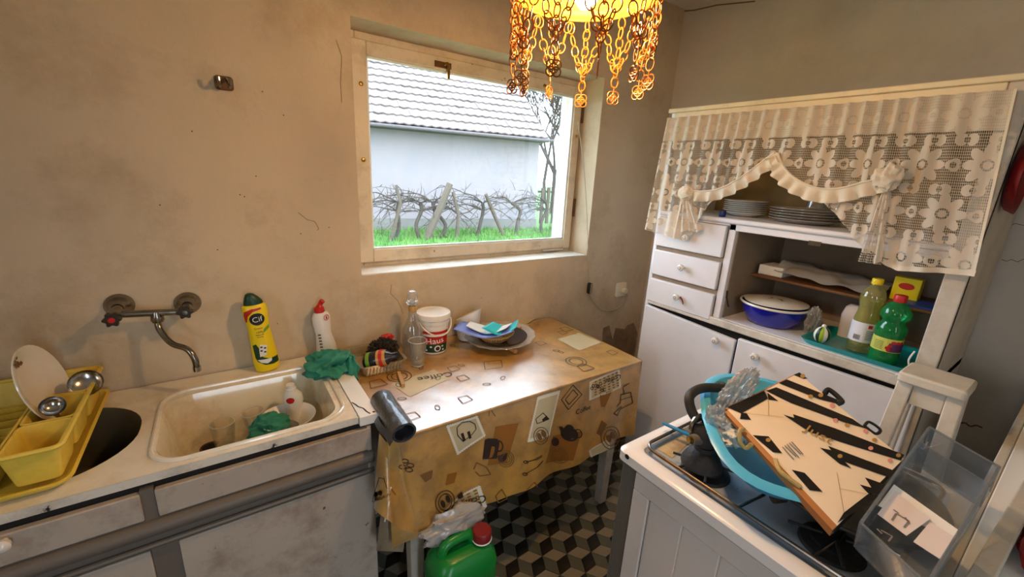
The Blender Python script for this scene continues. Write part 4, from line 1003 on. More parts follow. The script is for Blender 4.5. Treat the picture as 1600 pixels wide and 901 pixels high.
ell_bottle(bk, [(.052, .0327, .0388, 0, 0), (.085, .0285, .0346, 0, 0)], 'gold', 'label', mt=kmt); ell_bottle(bk, [(.062, .0330, .0392, 0, 0), (.074, .0310, .0374, 0, 0)], 'red', 'label_band', mt=kmt)
ell_bottle(bk, [(.012, .0305, .0366, 0, 0), (.026, .0312, .0376, 0, 0)], 'leaf_green', 'sprig_print', mt=kmt)
ww = crumple((tx1-.055, 1.515, ZT+.045), (.048, .042, .042), 21, .55, 3.2, 5, flat=ZT+.004).build('scouring_pad', 'wirewool', None, True, origin=(tx1-.055, 1.515, ZT+.004)); tag(ww, 'dark brown wire scouring pad in the clear tray', 'scouring pad')
rw = crumple((tx1-.028, 1.55, ZT+.085), (.024, .016, .014), 23, .4, 2, 4).build('red_sponge', 'red', None, True, origin=(tx1-.028, 1.55, ZT+.07)); tag(rw, 'small red scrap on top of the wire scouring pad', 'sponge')
# decanter and glass
q = P(645, 548, 2, ZT); dx, dy = .592, 1.505
dc = thing('glass_decanter', 'tall clear glass decanter with round stopper', 'decanter', (dx, dy, ZT))
MB().lathe([(.0001, 0), (.040, 0), (.043, .006), (.043, .09), (.040, .125), (.026, .155), (.0165, .175), (.0145, .205), (.0155, .222), (.027, .232), (.0275, .236), (.0125, .232), (.012, .205), (.0145, .175), (.024, .152), (.038, .122), (.041, .09), (.040, .01), (.0001, .010)], 32, (dx, dy, ZT)).build('vessel', 'glassware', dc, True)
MB().lathe([(.0001, .205), (.009, .206), (.0115, .236), (.010, .24), (.016, .246), (.021, .258), (.020, .27), (.014, .28), (.0001, .284)], 10, (dx, dy, ZT)).build('stopper', 'cut_glass', dc)
MB().lathe([(.0148, .198), (.0168, .2), (.0168, .218), (.0150, .22)], 20, (dx, dy, ZT)).build('neck_collar', 'gold', dc, True)
tumbler((.580, 1.425, ZT), .026, .036, .105, 'clear drinking glass in front of the decanter')
# white bucket
bx, by = .695, 1.535
bu = thing('plastic_bucket', 'white plastic bucket with lid and red and green label', 'bucket', (bx, by, ZT))
bp = [(0, .054, .054, 0, 0), (.004, .056, .056, 0, 0), (.13, .064, .064, 0, 0), (.131, .067, .067, 0, 0), (.15, .068, .068, 0, 0)]
bmt = Matrix.Translation((bx, by, ZT))
ell_bottle(bu, bp, 'white_plastic', n=36, mt=bmt)
MB().lathe([(.0690, .148), (.0715, .150), (.0715, .168), (.0695, .172), (.066, .1725), (.064, .169), (.0001, .169)], 36, (bx, by, ZT)).build('lid', 'white_plastic', bu, True)
hp_ = [(bx+.0725*math.cos(t), by+.0725*math.sin(t)-.004, ZT+.140-.050*math.sin(PI*i/20)) for i, t in enumerate([PI*1.06+PI*.88*k/20 for k in range(21)])]
MB().tube(hp_, .0028, 6).build('bail_handle', 'white_plastic', bu, True)
def bcyl(u, z, e=.0012):     # angle measured from straight at the viewer
    r = .0562+.0080*z/.13+e; t = -PI/2-.42+u/.06; return (bx+r*math.cos(t), by+r*math.sin(t), ZT+z)
def band_c(mb, u0, u1, z0, z1, e=.0012, n=14):
    return mb.grid(n, 2, lambda a, b: bcyl(u0+(u1-u0)*a, z0+(z1-z0)*b, e))
band_c(MB(), -.055, .07, .048, .104).build('label_red', 'red', bu); band_c(MB(), -.055, .07, .010, .048).build('label_green', 'green_dark', bu)
mb = MB(); band_c(mb, -.05, .065, .082, .092, .0018); text_on(mb, 'Haus', .038, .006, .062, .12, stp(lambda u, v: bcyl(u, v, .002), .003)); poly_on(mb, ring_pts(.018, .028, .014, .014), stp(lambda u, v: bcyl(u, v, .0018), .003))
for u, v in ((-.03, .02), (-.01, .036), (.04, .036), (.044, .02)): poly_on(mb, ring_pts(u, v, .005, .004, 8), stp(lambda u, v: bcyl(u, v, .0018), .003))
mb.build('label_white', 'white', bu); mb = MB(); poly_on(mb, ring_pts(.018, .028, .009, .009), stp(lambda u, v: bcyl(u, v, .0026), .003)); mb.build('label_mark', 'ink', bu)
# white cut-off container
wx, wy = .885, 1.575
wp = thing('white_container', 'open white plastic container with slanted rim behind the glass plate', 'container', (wx, wy, ZT))
n = 32; L_ = []
for r0, h0, sl_ in ((.038, 0, 0), (.046, .004, 0), (.058, .118, .035), (.0565, .117, .035), (.044, .008, 0)):
    L_.append([(wx+r0*math.cos(t), wy+r0*math.sin(t), ZT+h0+sl_*math.cos(t+1.0)) for t in [2*PI*k/n for k in range(n)]])
MB().loft(L_).build('vessel', 'white_plastic', wp, True)
# glass platter, dark plate, basket, folded papers
gx, gy = .985, 1.455
st = tag(MB().tube([P(795, 541, 2, ZT+.011)-Vector((.02, -.06, 0)), P(806, 549, 2, ZT+.011)], .010, 10).build('wooden_stick', 'wood', None, True, origin=tuple(P(806, 549, 2, ZT))), 'short round wooden stick under the glass platter', 'stick')
gp_ = thing('glass_platter', 'large cut glass platter with scalloped rim on the table', 'platter', (gx, gy, ZT))
n = 48; tl_ = Matrix.Translation((gx, gy, ZT+.014)) @ Matrix.Rotation(-.06, 4, 'Y') @ Matrix.Rotation(.0, 4, 'X')
L_ = []
for r0, h0 in ((.055, -.004), (.075, 0), (.125, .018), (.158, .030), (.157, .034), (.122, .022), (.074, .004), (.055, .001)):
    L_.append([tl_ @ Vector((r0*(1+.022*math.cos(16*t)*(r0 > .11))*math.cos(t), r0*(1+.022*math.cos(16*t)*(r0 > .11))*math.sin(t), h0)) for t in [2*PI*k/n for k in range(n)]])
MB().loft(L_).build('platter', 'cut_glass', gp_, True)
dk = tag(MB().lathe([(.0001, 0), (.06, 0), (.11, .012), (.112, .015), (.06, .004), (.0001, .003)], 36).xf(Matrix.Translation((.012, .0, .010))).xf(tl_).build('dark_plate', 'dark_plate', None, True, origin=(gx, gy, ZT+.02)), 'dark purple plate lying on the cut glass platter', 'plate')
bs = thing('wicker_basket', 'small shallow straw basket on the dark plate', 'basket', (gx-.01, gy, ZT+.03))
bt = tl_ @ Matrix.Translation((-.030, -.004, .018)) @ Matrix.Diagonal((.9, .9, .95, 1))
for k in range(40):
    t = 2*PI*k/40; MB().tube([bt @ Vector((.055*math.cos(t), .055*math.sin(t), 0)), bt @ Vector((.092*math.cos(t), .092*math.sin(t), .036))], .0028, 5).build('stake', 'straw', bs)
MB().torus((0, 0, .037), .093, .004, 2, 36, 6).xf(bt).build('rim', 'straw', bs, True); MB().lathe([(.0001, 0), (.056, .0), (.05, .004)], 24).xf(bt).build('base', 'wood_brown', bs)
def sheet(mat, px0, z, label, nm, tw):
    a0, a1, a2, a3 = px0
    def f(u, v):
        p = a0.lerp(a1, u).lerp(a3.lerp(a2, u), v); p = p.copy(); p.z += .028*(abs(2*u-1)**1.6-.5)*(1-.3*v)+tw*math.sin(u*6+1)*.004; return p
    return tag(MB().grid(18, 6, f).build(nm, mat, None, True, origin=(a0+a2)*.5, solid=.0012), label, 'paper')
zz = ZT+.094
def q4(a, b, c, d, z): return [P(*p, 2, z) for p in (a, b, c, d)]
sheet('paper_blue', q4((708, 520), (800, 524), (808, 508), (722, 506), zz), 0, 'curved blue leaflet lying across the straw basket', 'leaflet', 1)
sheet('paper_white', q4((728, 514), (790, 518), (800, 508), (735, 505), zz+.006), 0, 'white sheet between the blue and turquoise leaflets', 'leaflet', .5)
sheet('paper_teal', q4((752, 518), (806, 517), (810, 502), (770, 507), zz+.012), 0, 'curved turquoise leaflet on top of the straw basket', 'leaflet', 1)
cd = [P(*p, 2, ZT+.001) for p in ((760, 510), (815, 512), (838, 497), (775, 497))]
tag(MB().hexa(cd+[p+Vector((0, 0, .004)) for p in cd]).build('cardboard_sheet', 'stamp_pale', None, origin=(cd[0]+cd[2])*.5), 'beige card lying flat by the wall behind the platter', 'card')
a, b = P(812, 512, 2, ZT+.05), P(846, 500, 2, ZT+.006)
tag(MB().tube([a, b], .004, 8).build('wooden_skewer', 'wood', None, True, origin=b), 'thin wooden rod leaning off the platter towards the wall', 'stick')
a, b = P(623, 582, 2, ZT+.006), P(630, 602, 2, ZT+.006); d = (b-a).normalized(); w = Vector((-d.y, d.x, 0))*.0065
cp_ = thing('clothes_peg', 'small flat wooden peg near the clear tray', 'peg', tuple((a+b)*.5-Vector((0, 0, .006))))
for z, k in ((-.005, 0), (.001, 1)): MB().hexa([a-w+Vector((0, 0, z)), b-w+Vector((0, 0, z)), b+w+Vector((0, 0, z)), a+w+Vector((0, 0, z))]+[p+Vector((0, 0, .005)) for p in (a-w, b-w, b+w, a+w) for p in [p+Vector((0, 0, z))]]).build('peg_half', 'wood', cp_, bevel=.001)
MB().tube([(a*.55+b*.45)-w*1.1, (a*.55+b*.45)+w*1.1], .004, 8).build('spring', 'steel', cp_)

# ------------------------------------------------------------ jerrycan and bag under the table
jx0, jx1, jy0, jy1, jh = .415, .630, .865, 1.005, .375
jc = thing('jerrycan', 'green plastic jerrycan with dark red cap under the oilcloth edge', 'jerrycan', ((jx0+jx1)/2, (jy0+jy1)/2, 0))
L_ = [[(x, y, z) for x, y in rrect(jx0+i, jx1-i, jy0+i*.7, jy1-i*.7, .035, 6)] for z, i in ((0, .01), (.008, .0), (.06, 0), (.065, .004), (.075, .004), (.08, 0), (.20, 0), (.205, .004), (.215, .004), (.22, 0), (.29, 0), (.32, .006), (.345, .022), (.352, .034))]
MB().loft(L_).build('body', 'jerry', jc, True)
MB().tube(smooth_path([(jx0+.035, .935, .345), (jx0+.05, .935, .378), (jx0+.09, .935, .386), (jx0+.135, .935, .378), (jx0+.15, .935, .345)], 6), .016, 10).build('handle', 'jerry', jc, True)
kx, ky = jx1-.045, .915
MB().lathe([(.024, .33), (.024, .365)], 20, (kx, ky, 0)).build('neck', 'jerry', jc, True)
cp2 = MB().lathe([(.030, .362), (.031, .366), (.031, .392), (.028, .396), (.0001, .396)], 24, (kx, ky, 0)).build('cap', 'red_dark', jc, True)
MB().torus((kx, ky, .362), .030, .003, 2, 24, 6).build('seal_ring', 'white', cp2, True)
c = P(722, 822, 1, .96)
tag(crumple((.515, .975, .40), (.09, .03, .05), 31, .45, 1.2, 5, oc=2).build('grey_plastic_bag', 'film_thick', None, True, origin=(.53, .975, .36)), 'crumpled grey plastic bag stuffed behind the green jerrycan', 'bag')

# ------------------------------------------------------------ white kitchen cupboard
CF, CB, CYL, CYR, CT = 1.75, 2.225, 1.278, .205, 1.815
kc = thing('kitchen_cupboard', 'tall white painted kitchen cupboard with open niche, drawers and worn paint', 'cupboard', (2.0, .74, 0))
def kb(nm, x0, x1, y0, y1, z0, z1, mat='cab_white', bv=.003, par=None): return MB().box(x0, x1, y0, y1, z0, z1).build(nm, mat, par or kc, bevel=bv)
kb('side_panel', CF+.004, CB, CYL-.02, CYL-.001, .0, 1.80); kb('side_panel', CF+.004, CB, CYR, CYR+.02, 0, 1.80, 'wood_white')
kb('back_panel', CB-.012, CB, CYR+.02, CYL-.02, .05, 1.80, 'cab_inner')
kb('upper_back_lining', CB-.016, CB-.012, CYR+.02, CYL-.02, 1.366, 1.79, 'cab_upper_inner', 0)
kb('top_board', CF-.012, CB, CYR-.012, CYL+.012, 1.800, 1.818, 'cab_cream')
kb('top_rail', CF-.004, CF+.018, CYR+.05, CYL-.02, 1.772, 1.80, 'cab_cream')
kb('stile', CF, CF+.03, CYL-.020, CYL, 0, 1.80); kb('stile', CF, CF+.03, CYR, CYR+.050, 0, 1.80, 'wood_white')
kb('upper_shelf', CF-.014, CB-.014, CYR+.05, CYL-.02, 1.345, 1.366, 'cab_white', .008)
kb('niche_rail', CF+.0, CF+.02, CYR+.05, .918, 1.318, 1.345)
kb('drawer_rail', CF+.001, CF+.02, .918, CYL-.02, 1.336, 1.345)
kb('divider', CF, CB-.014, .888, .918, .935, 1.345)
kb('niche_lining', CF+.02, CB-.014, .884, .888, .937, 1.318, 'cab_inner', 0); kb('niche_lining', CF+.03, CB-.014, CYR+.02, CYR+.024, .937, 1.345, 'cab_inner', 0)
kb('worktop', CF-.010, CB-.012, CYR+.0, CYL-.021, .902, .936, 'cab_worn', .005)
kb('niche_floor', CF+.01, CB-.014, CYR+.025, .886, .936, .938, 'cab_white', 0)
kb('middle_shelf', 1.945, CB-.014, CYR+.024, .884, 1.112, 1.124, 'shelf_brown', .003)
kb('drawer_case', CF+.025, CB-.02, .92, CYL-.021, .94, 1.34, 'dark_gap', 0)
kb('lower_case', CF+.025, CB-.02, CYR+.022, CYL-.021, .06, .895, 'dark_gap', 0)
kb('plinth', CF+.03, CB-.02, CYR+.02, CYL-.02, 0, .06, 'dark_gap', 0)
def knob(par, y, z, x=CF-.012):
    k = MB().lathe([(.007, 0), (.006, .008), (.014, .014), (.0165, .022), (.014, .030), (.007, .0335), (.0001, .034)], 18).xf(Matrix.Translation((x, y, z)) @ Matrix.Rotation(-PI/2, 4, 'Y')).build('knob', 'porcelain', par, True)
    MB().torus((x-.0335, y, z), .006, .001, 0, 14, 5).build('knob_screw', 'ink', k)
for z0, z1, kz in ((1.199, 1.334, 1.262), (1.056, 1.178, 1.123), (.918, 1.034, .982)):
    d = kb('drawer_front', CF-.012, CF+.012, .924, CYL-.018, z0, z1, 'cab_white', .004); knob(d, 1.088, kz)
    kb('drawer_gap', CF+.004, CF+.022, .92, CYL-.02, z1, z1+.02, 'cab_inner', 0)
def door(y0, y1, zl, zr, kn):    # y1 = left edge in view
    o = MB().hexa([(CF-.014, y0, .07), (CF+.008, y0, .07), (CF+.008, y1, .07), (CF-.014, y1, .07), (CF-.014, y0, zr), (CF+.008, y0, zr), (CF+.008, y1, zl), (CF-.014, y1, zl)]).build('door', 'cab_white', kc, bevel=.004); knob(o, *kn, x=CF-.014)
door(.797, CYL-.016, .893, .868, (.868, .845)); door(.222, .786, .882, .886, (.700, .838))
MB().box(CF-.004, CF+.0, .58, .62, 1.306, 1.322).build('catch_plate', 'steel', kc)
rib = MB().tube([(CF-.02, 1.075, .985), (CF-.022, 1.06, .972), (CF-.02, 1.055, .955)], [.004, .003, .002], 6).build('red_ribbon', 'red_dark', kc, True)
MB().tube([(CF+.02, .886, 1.06), (CF+.022, .884, 1.03), (CF+.05, .883, .985)], .004, 6).build('loose_cord', 'rubber', kc, True)

# lace curtain
cu = thing('lace_curtain', 'white floral lace curtain with ruffles gathered across the cupboard top', 'curtain', (CF-.03, .74, 1.3))
ZL = [(1.272, 1.272), (1.22, 1.262), (1.15, 1.256), (1.075, 1.245), (1.04, 1.285), (.99, 1.41), (.93, 1.475), (.86, 1.545), (.80, 1.60), (.765, 1.625), (.74, 1.575), (.70, 1.535), (.66, 1.505), (.59, 1.451), (.493, 1.344), (.41, 1.280), (.385, 1.272), (.30, 1.285), (.19, 1.296)]
def zbot(y):
    for (a, za), (b, zb) in zip(ZL, ZL[1:]):
        if b <= y <= a: return za+(zb-za)*(a-y)/(a-b)
    return ZL[-1][1] if y < .2 else ZL[0][1]
ZT0 = 1.776
def cfold(y, t):
    flat = 1 if y > .45 else .35+.65*max(0, (y-.2)/.25)
    return .009*flat*math.sin(y*2*PI/.047+1.5*math.sin(y*13))*(1-.35*t)+.008*math.sin(y*2*PI/.13+.7)*t
def cpt(y, t, e=0):
    zb = zbot(y); z = ZT0-(ZT0-zb)*t; sh = 0
    if y > .77: sh = .03*t*(y-.77)/.5
    else: sh = -.045*t*(.77-y)/.57
    return Vector((CF-.034+cfold(y, t)-e-.01*t, y+sh, z))
ya, yb = 1.268, .232
mb = MB().grid(220, 36, lambda u, v: cpt(ya+(yb-ya)*u, v), uv=lambda u, v: ((ya+(yb-ya)*u)*1.22, (ZT0-zbot(ya+(yb-ya)*u))*v))
mb.build('lace_sheet', 'lace', cu, True)
# second tail layer on the left and the hem of the right panel
mb = MB().grid(60, 24, lambda u, v: Vector((CF-.055+.008*math.sin(u*26)*v, 1.115+(.03-.13*u)*v-.02*u+.01, 1.46-(.205+.01*math.sin(u*9)-.06*u)*v)), uv=lambda u, v: (u*.22, .11+v*.21)); mb.build('left_tail', 'lace', cu, True)
mb = MB().grid(40, 24, lambda u, v: Vector((CF-.056+.006*math.sin(u*20)*v, .425+(-.035+.05*u)*v+.012*u, 1.545-(.262-.0*u)*v)), uv=lambda u, v: (u*.08+.4, .11+v*.26)); mb.build('right_tail', 'lace', cu, True)
MB().grid(30, 2, lambda u, v: cpt(.42+(yb-.42)*u, 1, .002)+Vector((0, 0, .016*(1-v)))).build('bottom_hem', 'lace_ruffle', cu, True)
MB().grid(2, 40, lambda u, v: cpt(yb+.006*u, v, .002)).build('side_hem', 'lace_ruffle', cu, True)
def ruffle(pts, w, nm):
    p = smooth_path([Vector((0, a, b)) for a, b in pts], 14); n = len(p)-1
    def f(u, v):
        i = int(round(u*n)); q = p[i]; t = (p[min(i+1, n)]-p[max(i-1, 0)]).normalized(); d = Vector((0, t.z, -t.y)); d = d if d.z < 0 else -d
        ph = i*.62; return Vector((CF-.058-.012*v*math.sin(ph)-.003, q.y+d.y*w*v+.004*v*math.cos(ph), q.z+d.z*w*v))
    MB().grid(n, 4, f).build(nm, 'lace_ruffle', cu, True)
    MB().tube([Vector((CF-.060, a.y, a.z)) for a in p], .004, 6).build(nm+'_cord', 'lace_ruffle', cu, True)
ruffle([(.775, 1.622), (.80, 1.60), (.85, 1.555), (.90, 1.515), (.96, 1.482), (1.03, 1.468), (1.10, 1.468)], .042, 'left_ruffle')
ruffle([(.762, 1.622), (.745, 1.59), (.715, 1.555), (.67, 1.525), (.61, 1.505), (.55, 1.508), (.49, 1.53), (.44, 1.548)], .046, 'right_ruffle')
crumple((CF-.062, 1.105, 1.455), (.018, .034, .030), 41, .18, 2, 4).build('knot', 'lace_ruffle', cu, True); crumple((CF-.066, .432, 1.548), (.022, .034, .036), 43, .3, 1.5, 4, oc=2).build('knot', 'lace_ruffle', cu, True)
MB().tube([(CF-.022, CYL-.01, ZT0-.002), (CF-.022, CYR+.03, ZT0-.002)], .003, 6).build('curtain_wire', 'steel', cu)

(MB().tube(smooth_path([(CF-.006, .262, 1.03), (CF-.012, .268, 1.0), (CF-.010, .262, .965), (CF-.02, .285, .94)], 6), .0025, 6).build('white_cord', 'white', kc, True))
# things on the upper shelf
SU = 1.367
def pstack(x, y, r, n, label, mat, grp, dz=.009, nm='plate'):
    for k in range(n): 
        o = MB().lathe([(.0001, 0), (r*.55, 0), (r*.7, .004), (r, .016), (r, .018), (r*.68, .0075), (.0001, .004)], 30, (x, y, SU+k*dz)).build(nm, mat, None, True, origin=(x, y, SU+k*dz)); tag(o, ('topmost ' if k == n-1 else '')+label+('' if k == n-1 else ', under another'), 'plate', grp)
pstack(1.98, .985, .09, 7, 'cream plate in the stack at the left of the upper shelf', 'porcelain', 'stacked cream plates', .0085, 'cream_plate')
pstack(1.93, .72, .125, 5, 'clear glass plate in the stack on the upper shelf', 'cut_glass', 'stacked glass plates', .010, 'glass_plate')
tumbler((1.99, .71, SU+.062), .030, .034, .06, 'small glass upturned on the stacked glass plates, left one', up=False); tumbler((1.99, .62, SU+.062), .028, .032, .05, 'small glass on the stacked glass plates, right one', up=False)
tag(MB().lathe([(.0001, 0), (.013, 0), (.014, .003), (.014, .022), (.0125, .025), (.0001, .025)], 16, (1.785, .977, SU)).build('small_blue_cap', 'blue_cap', None, True, origin=(1.785, .977, SU)), 'tiny round blue cap at the front of the upper shelf', 'tin')  # small loose blue cap, not a tin
# on the brown middle shelf
SM = 1.125
a = P(1190, 425, 2, SM)
bx_ = tag(MB().box(1.965, 2.09, .765, .865, SM, SM+.042).build('white_box', 'white', None, bevel=.003, origin=(2.02, .815, SM)), 'small white carton on the brown middle shelf', 'box')
def filmf(u, v):
    x = 1.955+.2*v+.0*u; y = .80-.37*u; z = SM+.03+.035*math.sin(v*PI)*(1-.5*u)+.018*noise.noise(Vector((u*5, v*4, 2)))-.022*(1-v)*u
    return (x, y, max(SM+.003, z))
tag(MB().grid(30, 12, filmf).build('plastic_wrap', 'film_thick', None, True, origin=(2.05, .62, SM)), 'crumpled clear plastic sheet spread over the middle shelf', 'plastic sheet')
tx = P(1415, 452, 0, 2.02)
te = thing('tea_box', 'small yellow tea box behind the bottles in the niche', 'box', (2.04, tx.y, SM))
MB().box(2.02, 2.06, tx.y-.038, tx.y+.038, SM, SM+.085).build('carton', 'yellow', te, bevel=.002)
mb = MB(); poly_on(mb, ring_pts(tx.y, SM+.055, .022, .012), lambda u, v: (2.0185, u, v)); mb.build('red_oval', 'red', te)
mb = MB().grid(10, 4, lambda u, v: (1.955+.1*v, .28+.085*u, SM+.002+.006*v)); tag(mb.build('blue_lid', 'purple_blue', None, origin=(2.0, .31, SM), solid=.008), 'flat blue lid at the right end of the middle shelf', 'box')  # flat blue lid lying on the shelf, not a box
# niche floor
SN = .939
ty = thing('turquoise_tray', 'turquoise plastic tray in the cupboard niche under the bottles', 'tray', (1.91, .42, SN))
def tt(i, z): return [(x, y, z) for x, y in rrect(1.765+i, 2.06-i, .262+i, .585-i, .03, 5)]
MB().loft([tt(.012, SN), tt(.002, SN+.016), tt(0, SN+.018), tt(.006, SN+.017), tt(.018, SN+.004)]).build('tray_body', 'turquoise', ty, True)
STR = SN+.005
def bottle(name, label, x, y, prof, mat, liquid=None, capp=None, capm='red'):
    t = thing(name, label, 'bottle', (x, y, STR))
    MB().lathe(prof, 30, (x, y, STR), True).build('vessel', mat, t, True)
    if liquid: MB().lathe([(.0001, .003)]+[(r-.003, z) for r, z in prof if .004 < z < liquid[0]]+[(max(.001, [r for r, z in prof if z >= liquid[0]][0]-.003), liquid[0]), (.0001, liquid[0])], 26, (x, y, STR)).build('liquid', liquid[1], t, True)
    MB().lathe(capp, 20, (x, y, STR), True, True).build('cap', capm, t, True); return t
pm('oil', rgb(196, 186, 84), .2, trans=.0, spec=.6); glass('oil_liquid', (.95, .90, .56, 1), .05, .4, .05, (rgb(222, 210, 120), .25)); glass('green_liquid', (.22, .78, .44, 1), .05, .4, .05, (rgb(30, 176, 92), .35))
ox, oy = 1.862, .425
ol = bottle('oil_bottle', 'clear cooking oil bottle with yellow cap on the turquoise tray', ox, oy, [(.030, 0), (.036, .004), (.037, .03), (.036, .04), (.036, .125), (.032, .145), (.031, .165), (.035, .185), (.036, .205), (.030, .228), (.016, .243), (.0135, .25), (.0135, .255)], 'oil_glass', (.20, 'oil_liquid'), [(.016, .250), (.0165, .252), (.0165, .268), (.015, .27)], 'yellow')
def ocyl(u, z, e=.0385): t = PI+.14+u/.0375; return (ox+e*math.cos(t), oy+e*math.sin(t), STR+z)
MB().grid(16, 2, lambda a, b: ocyl(-.05+.10*a, .042+.072*b)).build('label', 'oil_label', ol)
mb = MB()
for k in range(9): poly_on(mb, [(-.020+k*.0022, .05), (-.0190+k*.0022, .05), (-.0190+k*.0022, .068), (-.020+k*.0022, .068)], stp(lambda u, v: ocyl(u, v, .0390), .003))
for k in range(6): line_on(mb, [(.012, .056+k*.006), (.032, .056+k*.006)], .0018, stp(lambda u, v: ocyl(u, v, .0390), .003))
mb.build('label_print', 'ink', ol)
mb = MB(); poly_on(mb, [(.014, .096), (.026, .096), (.026, .108), (.014, .108)], stp(lambda u, v: ocyl(u, v, .0390), .003)); mb.build('label_mark', 'red', ol)
gx_, gy_ = 1.818, .345
gb_ = bottle('green_syrup_bottle', 'green plastic bottle with red cap and yellow fruit label on the tray', gx_, gy_, [(.030, 0), (.038, .006), (.040, .03), (.038, .045), (.038, .095), (.041, .115), (.041, .128), (.030, .143), (.030, .149), (.040, .162), (.040, .180), (.028, .202), (.015, .214), (.0135, .22)], 'green_glass', (.115, 'green_liquid'), [(.017, .214), (.0175, .216), (.0175, .234), (.016, .237)], 'red')
def gcyl(u, z, e=.0402): t = PI+.18+u/.040; return (gx_+e*math.cos(t), gy_+e*math.sin(t), STR+z)
MB().grid(16, 2, lambda a, b: gcyl(-.06+.12*a, .047+.046*b)).build('label', 'label_yellow', gb_)
mb = MB(); mb.grid(8, 2, lambda a, b: gcyl(.006+.05*a, .049+.030*b, .0407)); mb.build('label_dark', 'label_grape', gb_)
mb = MB()
for u, v in ((.004, .062), (.010, .070), (.008, .056)): poly_on(mb, ring_pts(u, v, .006, .006, 10), stp(lambda a, b: gcyl(a, b, .0412), .003))
for u in (.018, .03, .04): poly_on(mb, ring_pts(u, .082, .008, .005, 10), stp(lambda a, b: gcyl(a, b, .0412), .003))
mb.build('fruit_print', 'red', gb_)
mb = MB()
for k in range(6): line_on(mb, [(-.034, .055+k*.005), (-.008, .055+k*.005)], .0014, stp(lambda u, v: gcyl(u, v, .0408), .003))
mb.build('label_text', 'green_dark', gb_)
e0 = Vector((1.815, .528, STR+.032)); eg = thing('striped_ornament', 'small round ornament striped green, white and black on the tray', 'ornament', (e0.x, e0.y, STR))
for k in range(12):
    def gore(u, v, k=k): a = 2*PI*(k+u)/12; ph = PI*v; r = .026*math.sin(ph)+.0002; return (e0.x+r*math.cos(a), e0.y+r*math.sin(a), e0.z-.032*math.cos(ph)+.001)
    MB().grid(4, 12, gore).build('stripe', ('striped_green', 'white', 'striped_dark')[k % 3], eg, True)
MB().lathe([(.006, .03), (.008, .036), (.005, .042), (.0001, .043)], 12, tuple(e0)).build('tip', 'porcelain', eg, True)
ju = tag(MB().loft([[(x, y, z) for x, y in rrect(1.975+i, 2.045-i, .455+i, .535-i, .018, 4)] for z, i in ((STR, .003), (STR+.09, 0), (STR+.12, .006), (STR+.13, .015))]).build('beige_packet', 'card_pink', None, True, origin=(2.01, .495, STR)), 'pale beige packet standing behind the oil bottle', 'packet')
# blue enamel bowl with a plate on it
cx_, cy_ = 1.90, .745
bb = thing('blue_enamel_bowl', 'deep blue enamel bowl with white rim in the niche', 'bowl', (cx_, cy_, SN))
MB().lathe([(.0001, 0), (.075, 0), (.090, .006), (.115, .045), (.124, .085), (.122, .085), (.112, .047), (.086, .010), (.0001, .006)], 40, (cx_, cy_, SN)).build('bowl_shell', 'enamel_blue', bb, True)
MB().torus((cx_, cy_, SN+.086), .125, .005, 2, 44, 8).build('rim', 'porcelain', bb, True)
pt = thing('lid_plate', 'cream plate with brown print covering the blue bowl', 'plate', (cx_, cy_, SN+.09))
pz = Matrix.Translation((cx_+.002, cy_-.004, SN+.094)) @ Matrix.Rotation(-.03, 4, 'X')
MB().lathe([(.0001, .010), (.07, .010), (.085, .006), (.118, .0), (.119, .003), (.086, .010), (.07, .0135), (.0001, .0135)], 40).xf(pz).build('dish', 'porcelain', pt, True)
mb = MB(); rv = random.Random(6)
for k in range(12): poly_on(mb, ring_pts(-.005+rv.uniform(-.02, .02), .0+rv.uniform(-.03, .03), .007, .004, 7, rv.uniform(0, 3)), lambda u, v: pz @ Vector((u, v, .0142)))
mb.build('flower_print', 'ink_soft', pt)
tag(crumple((1.915, .598, SN+.052), (.035, .022, .052), 51, .35, 2, 5, flat=SN+.002).build('clear_plastic_bag', 'film', None, True, origin=(1.915, .598, SN)), 'crumpled clear plastic bag right of the blue bowl', 'bag')


# ------------------------------------------------------------ gas stove
VX0, VX1, VY0, VY1, VZ = .770, 1.335, .032, .575, .850
sv = thing('gas_stove', 'white gas stove with panelled side and sooty enamel hob', 'stove', ((VX0+VX1)/2, (VY0+VY1)/2, 0))
MB().box(VX0+.010, VX1-.01, VY0+.005, VY1-.012, .02, VZ-.035).build('body', 'stove_panel', sv, bevel=.003)
for k in range(9): MB().box(VX0+.004, VX0+.0095, VY1-.012-.0045*(k+1), VY1-.0135-.0045*k, .03, VZ-.038).build('corner_rib', 'stove_grey', sv)
MB().box(VX0+.007, VX0+.0099, VY1-.054, VY1-.012, .03, VZ-.036).build('corner_strip', 'stove_grey', sv)
# panel frame and boards on the side facing the room
fx0, fx1 = VX0+.001, VX0+.0099
yA = VY1-.056
MB().box(fx0, fx1, VY0+.006, yA, VZ-.085, VZ-.037).build('panel_rail', 'stove_panel', sv, bevel=.002)
MB().box(fx0, fx1, yA-.045, yA, .05, VZ-.086).build('panel_stile', 'stove_panel', sv, bevel=.002)
MB().box(fx0, fx1, VY0+.006, yA-.0455, .03, .09).build('panel_rail', 'stove_panel', sv, bevel=.002)
y = yA-.047; k = 0
while y > VY0+.02:
    y2 = max(VY0+.008, y-.088); MB().box(fx0+.004, fx1, y2+.0015, y-.0015, .092, VZ-.087).build('panel_board', 'stove_panel', sv, bevel=.0015)
    MB().box(fx0+.0055, fx1, y2-.0012, y2+.0012, .092, VZ-.088).build('panel_groove', 'stove_groove', sv); y = y2
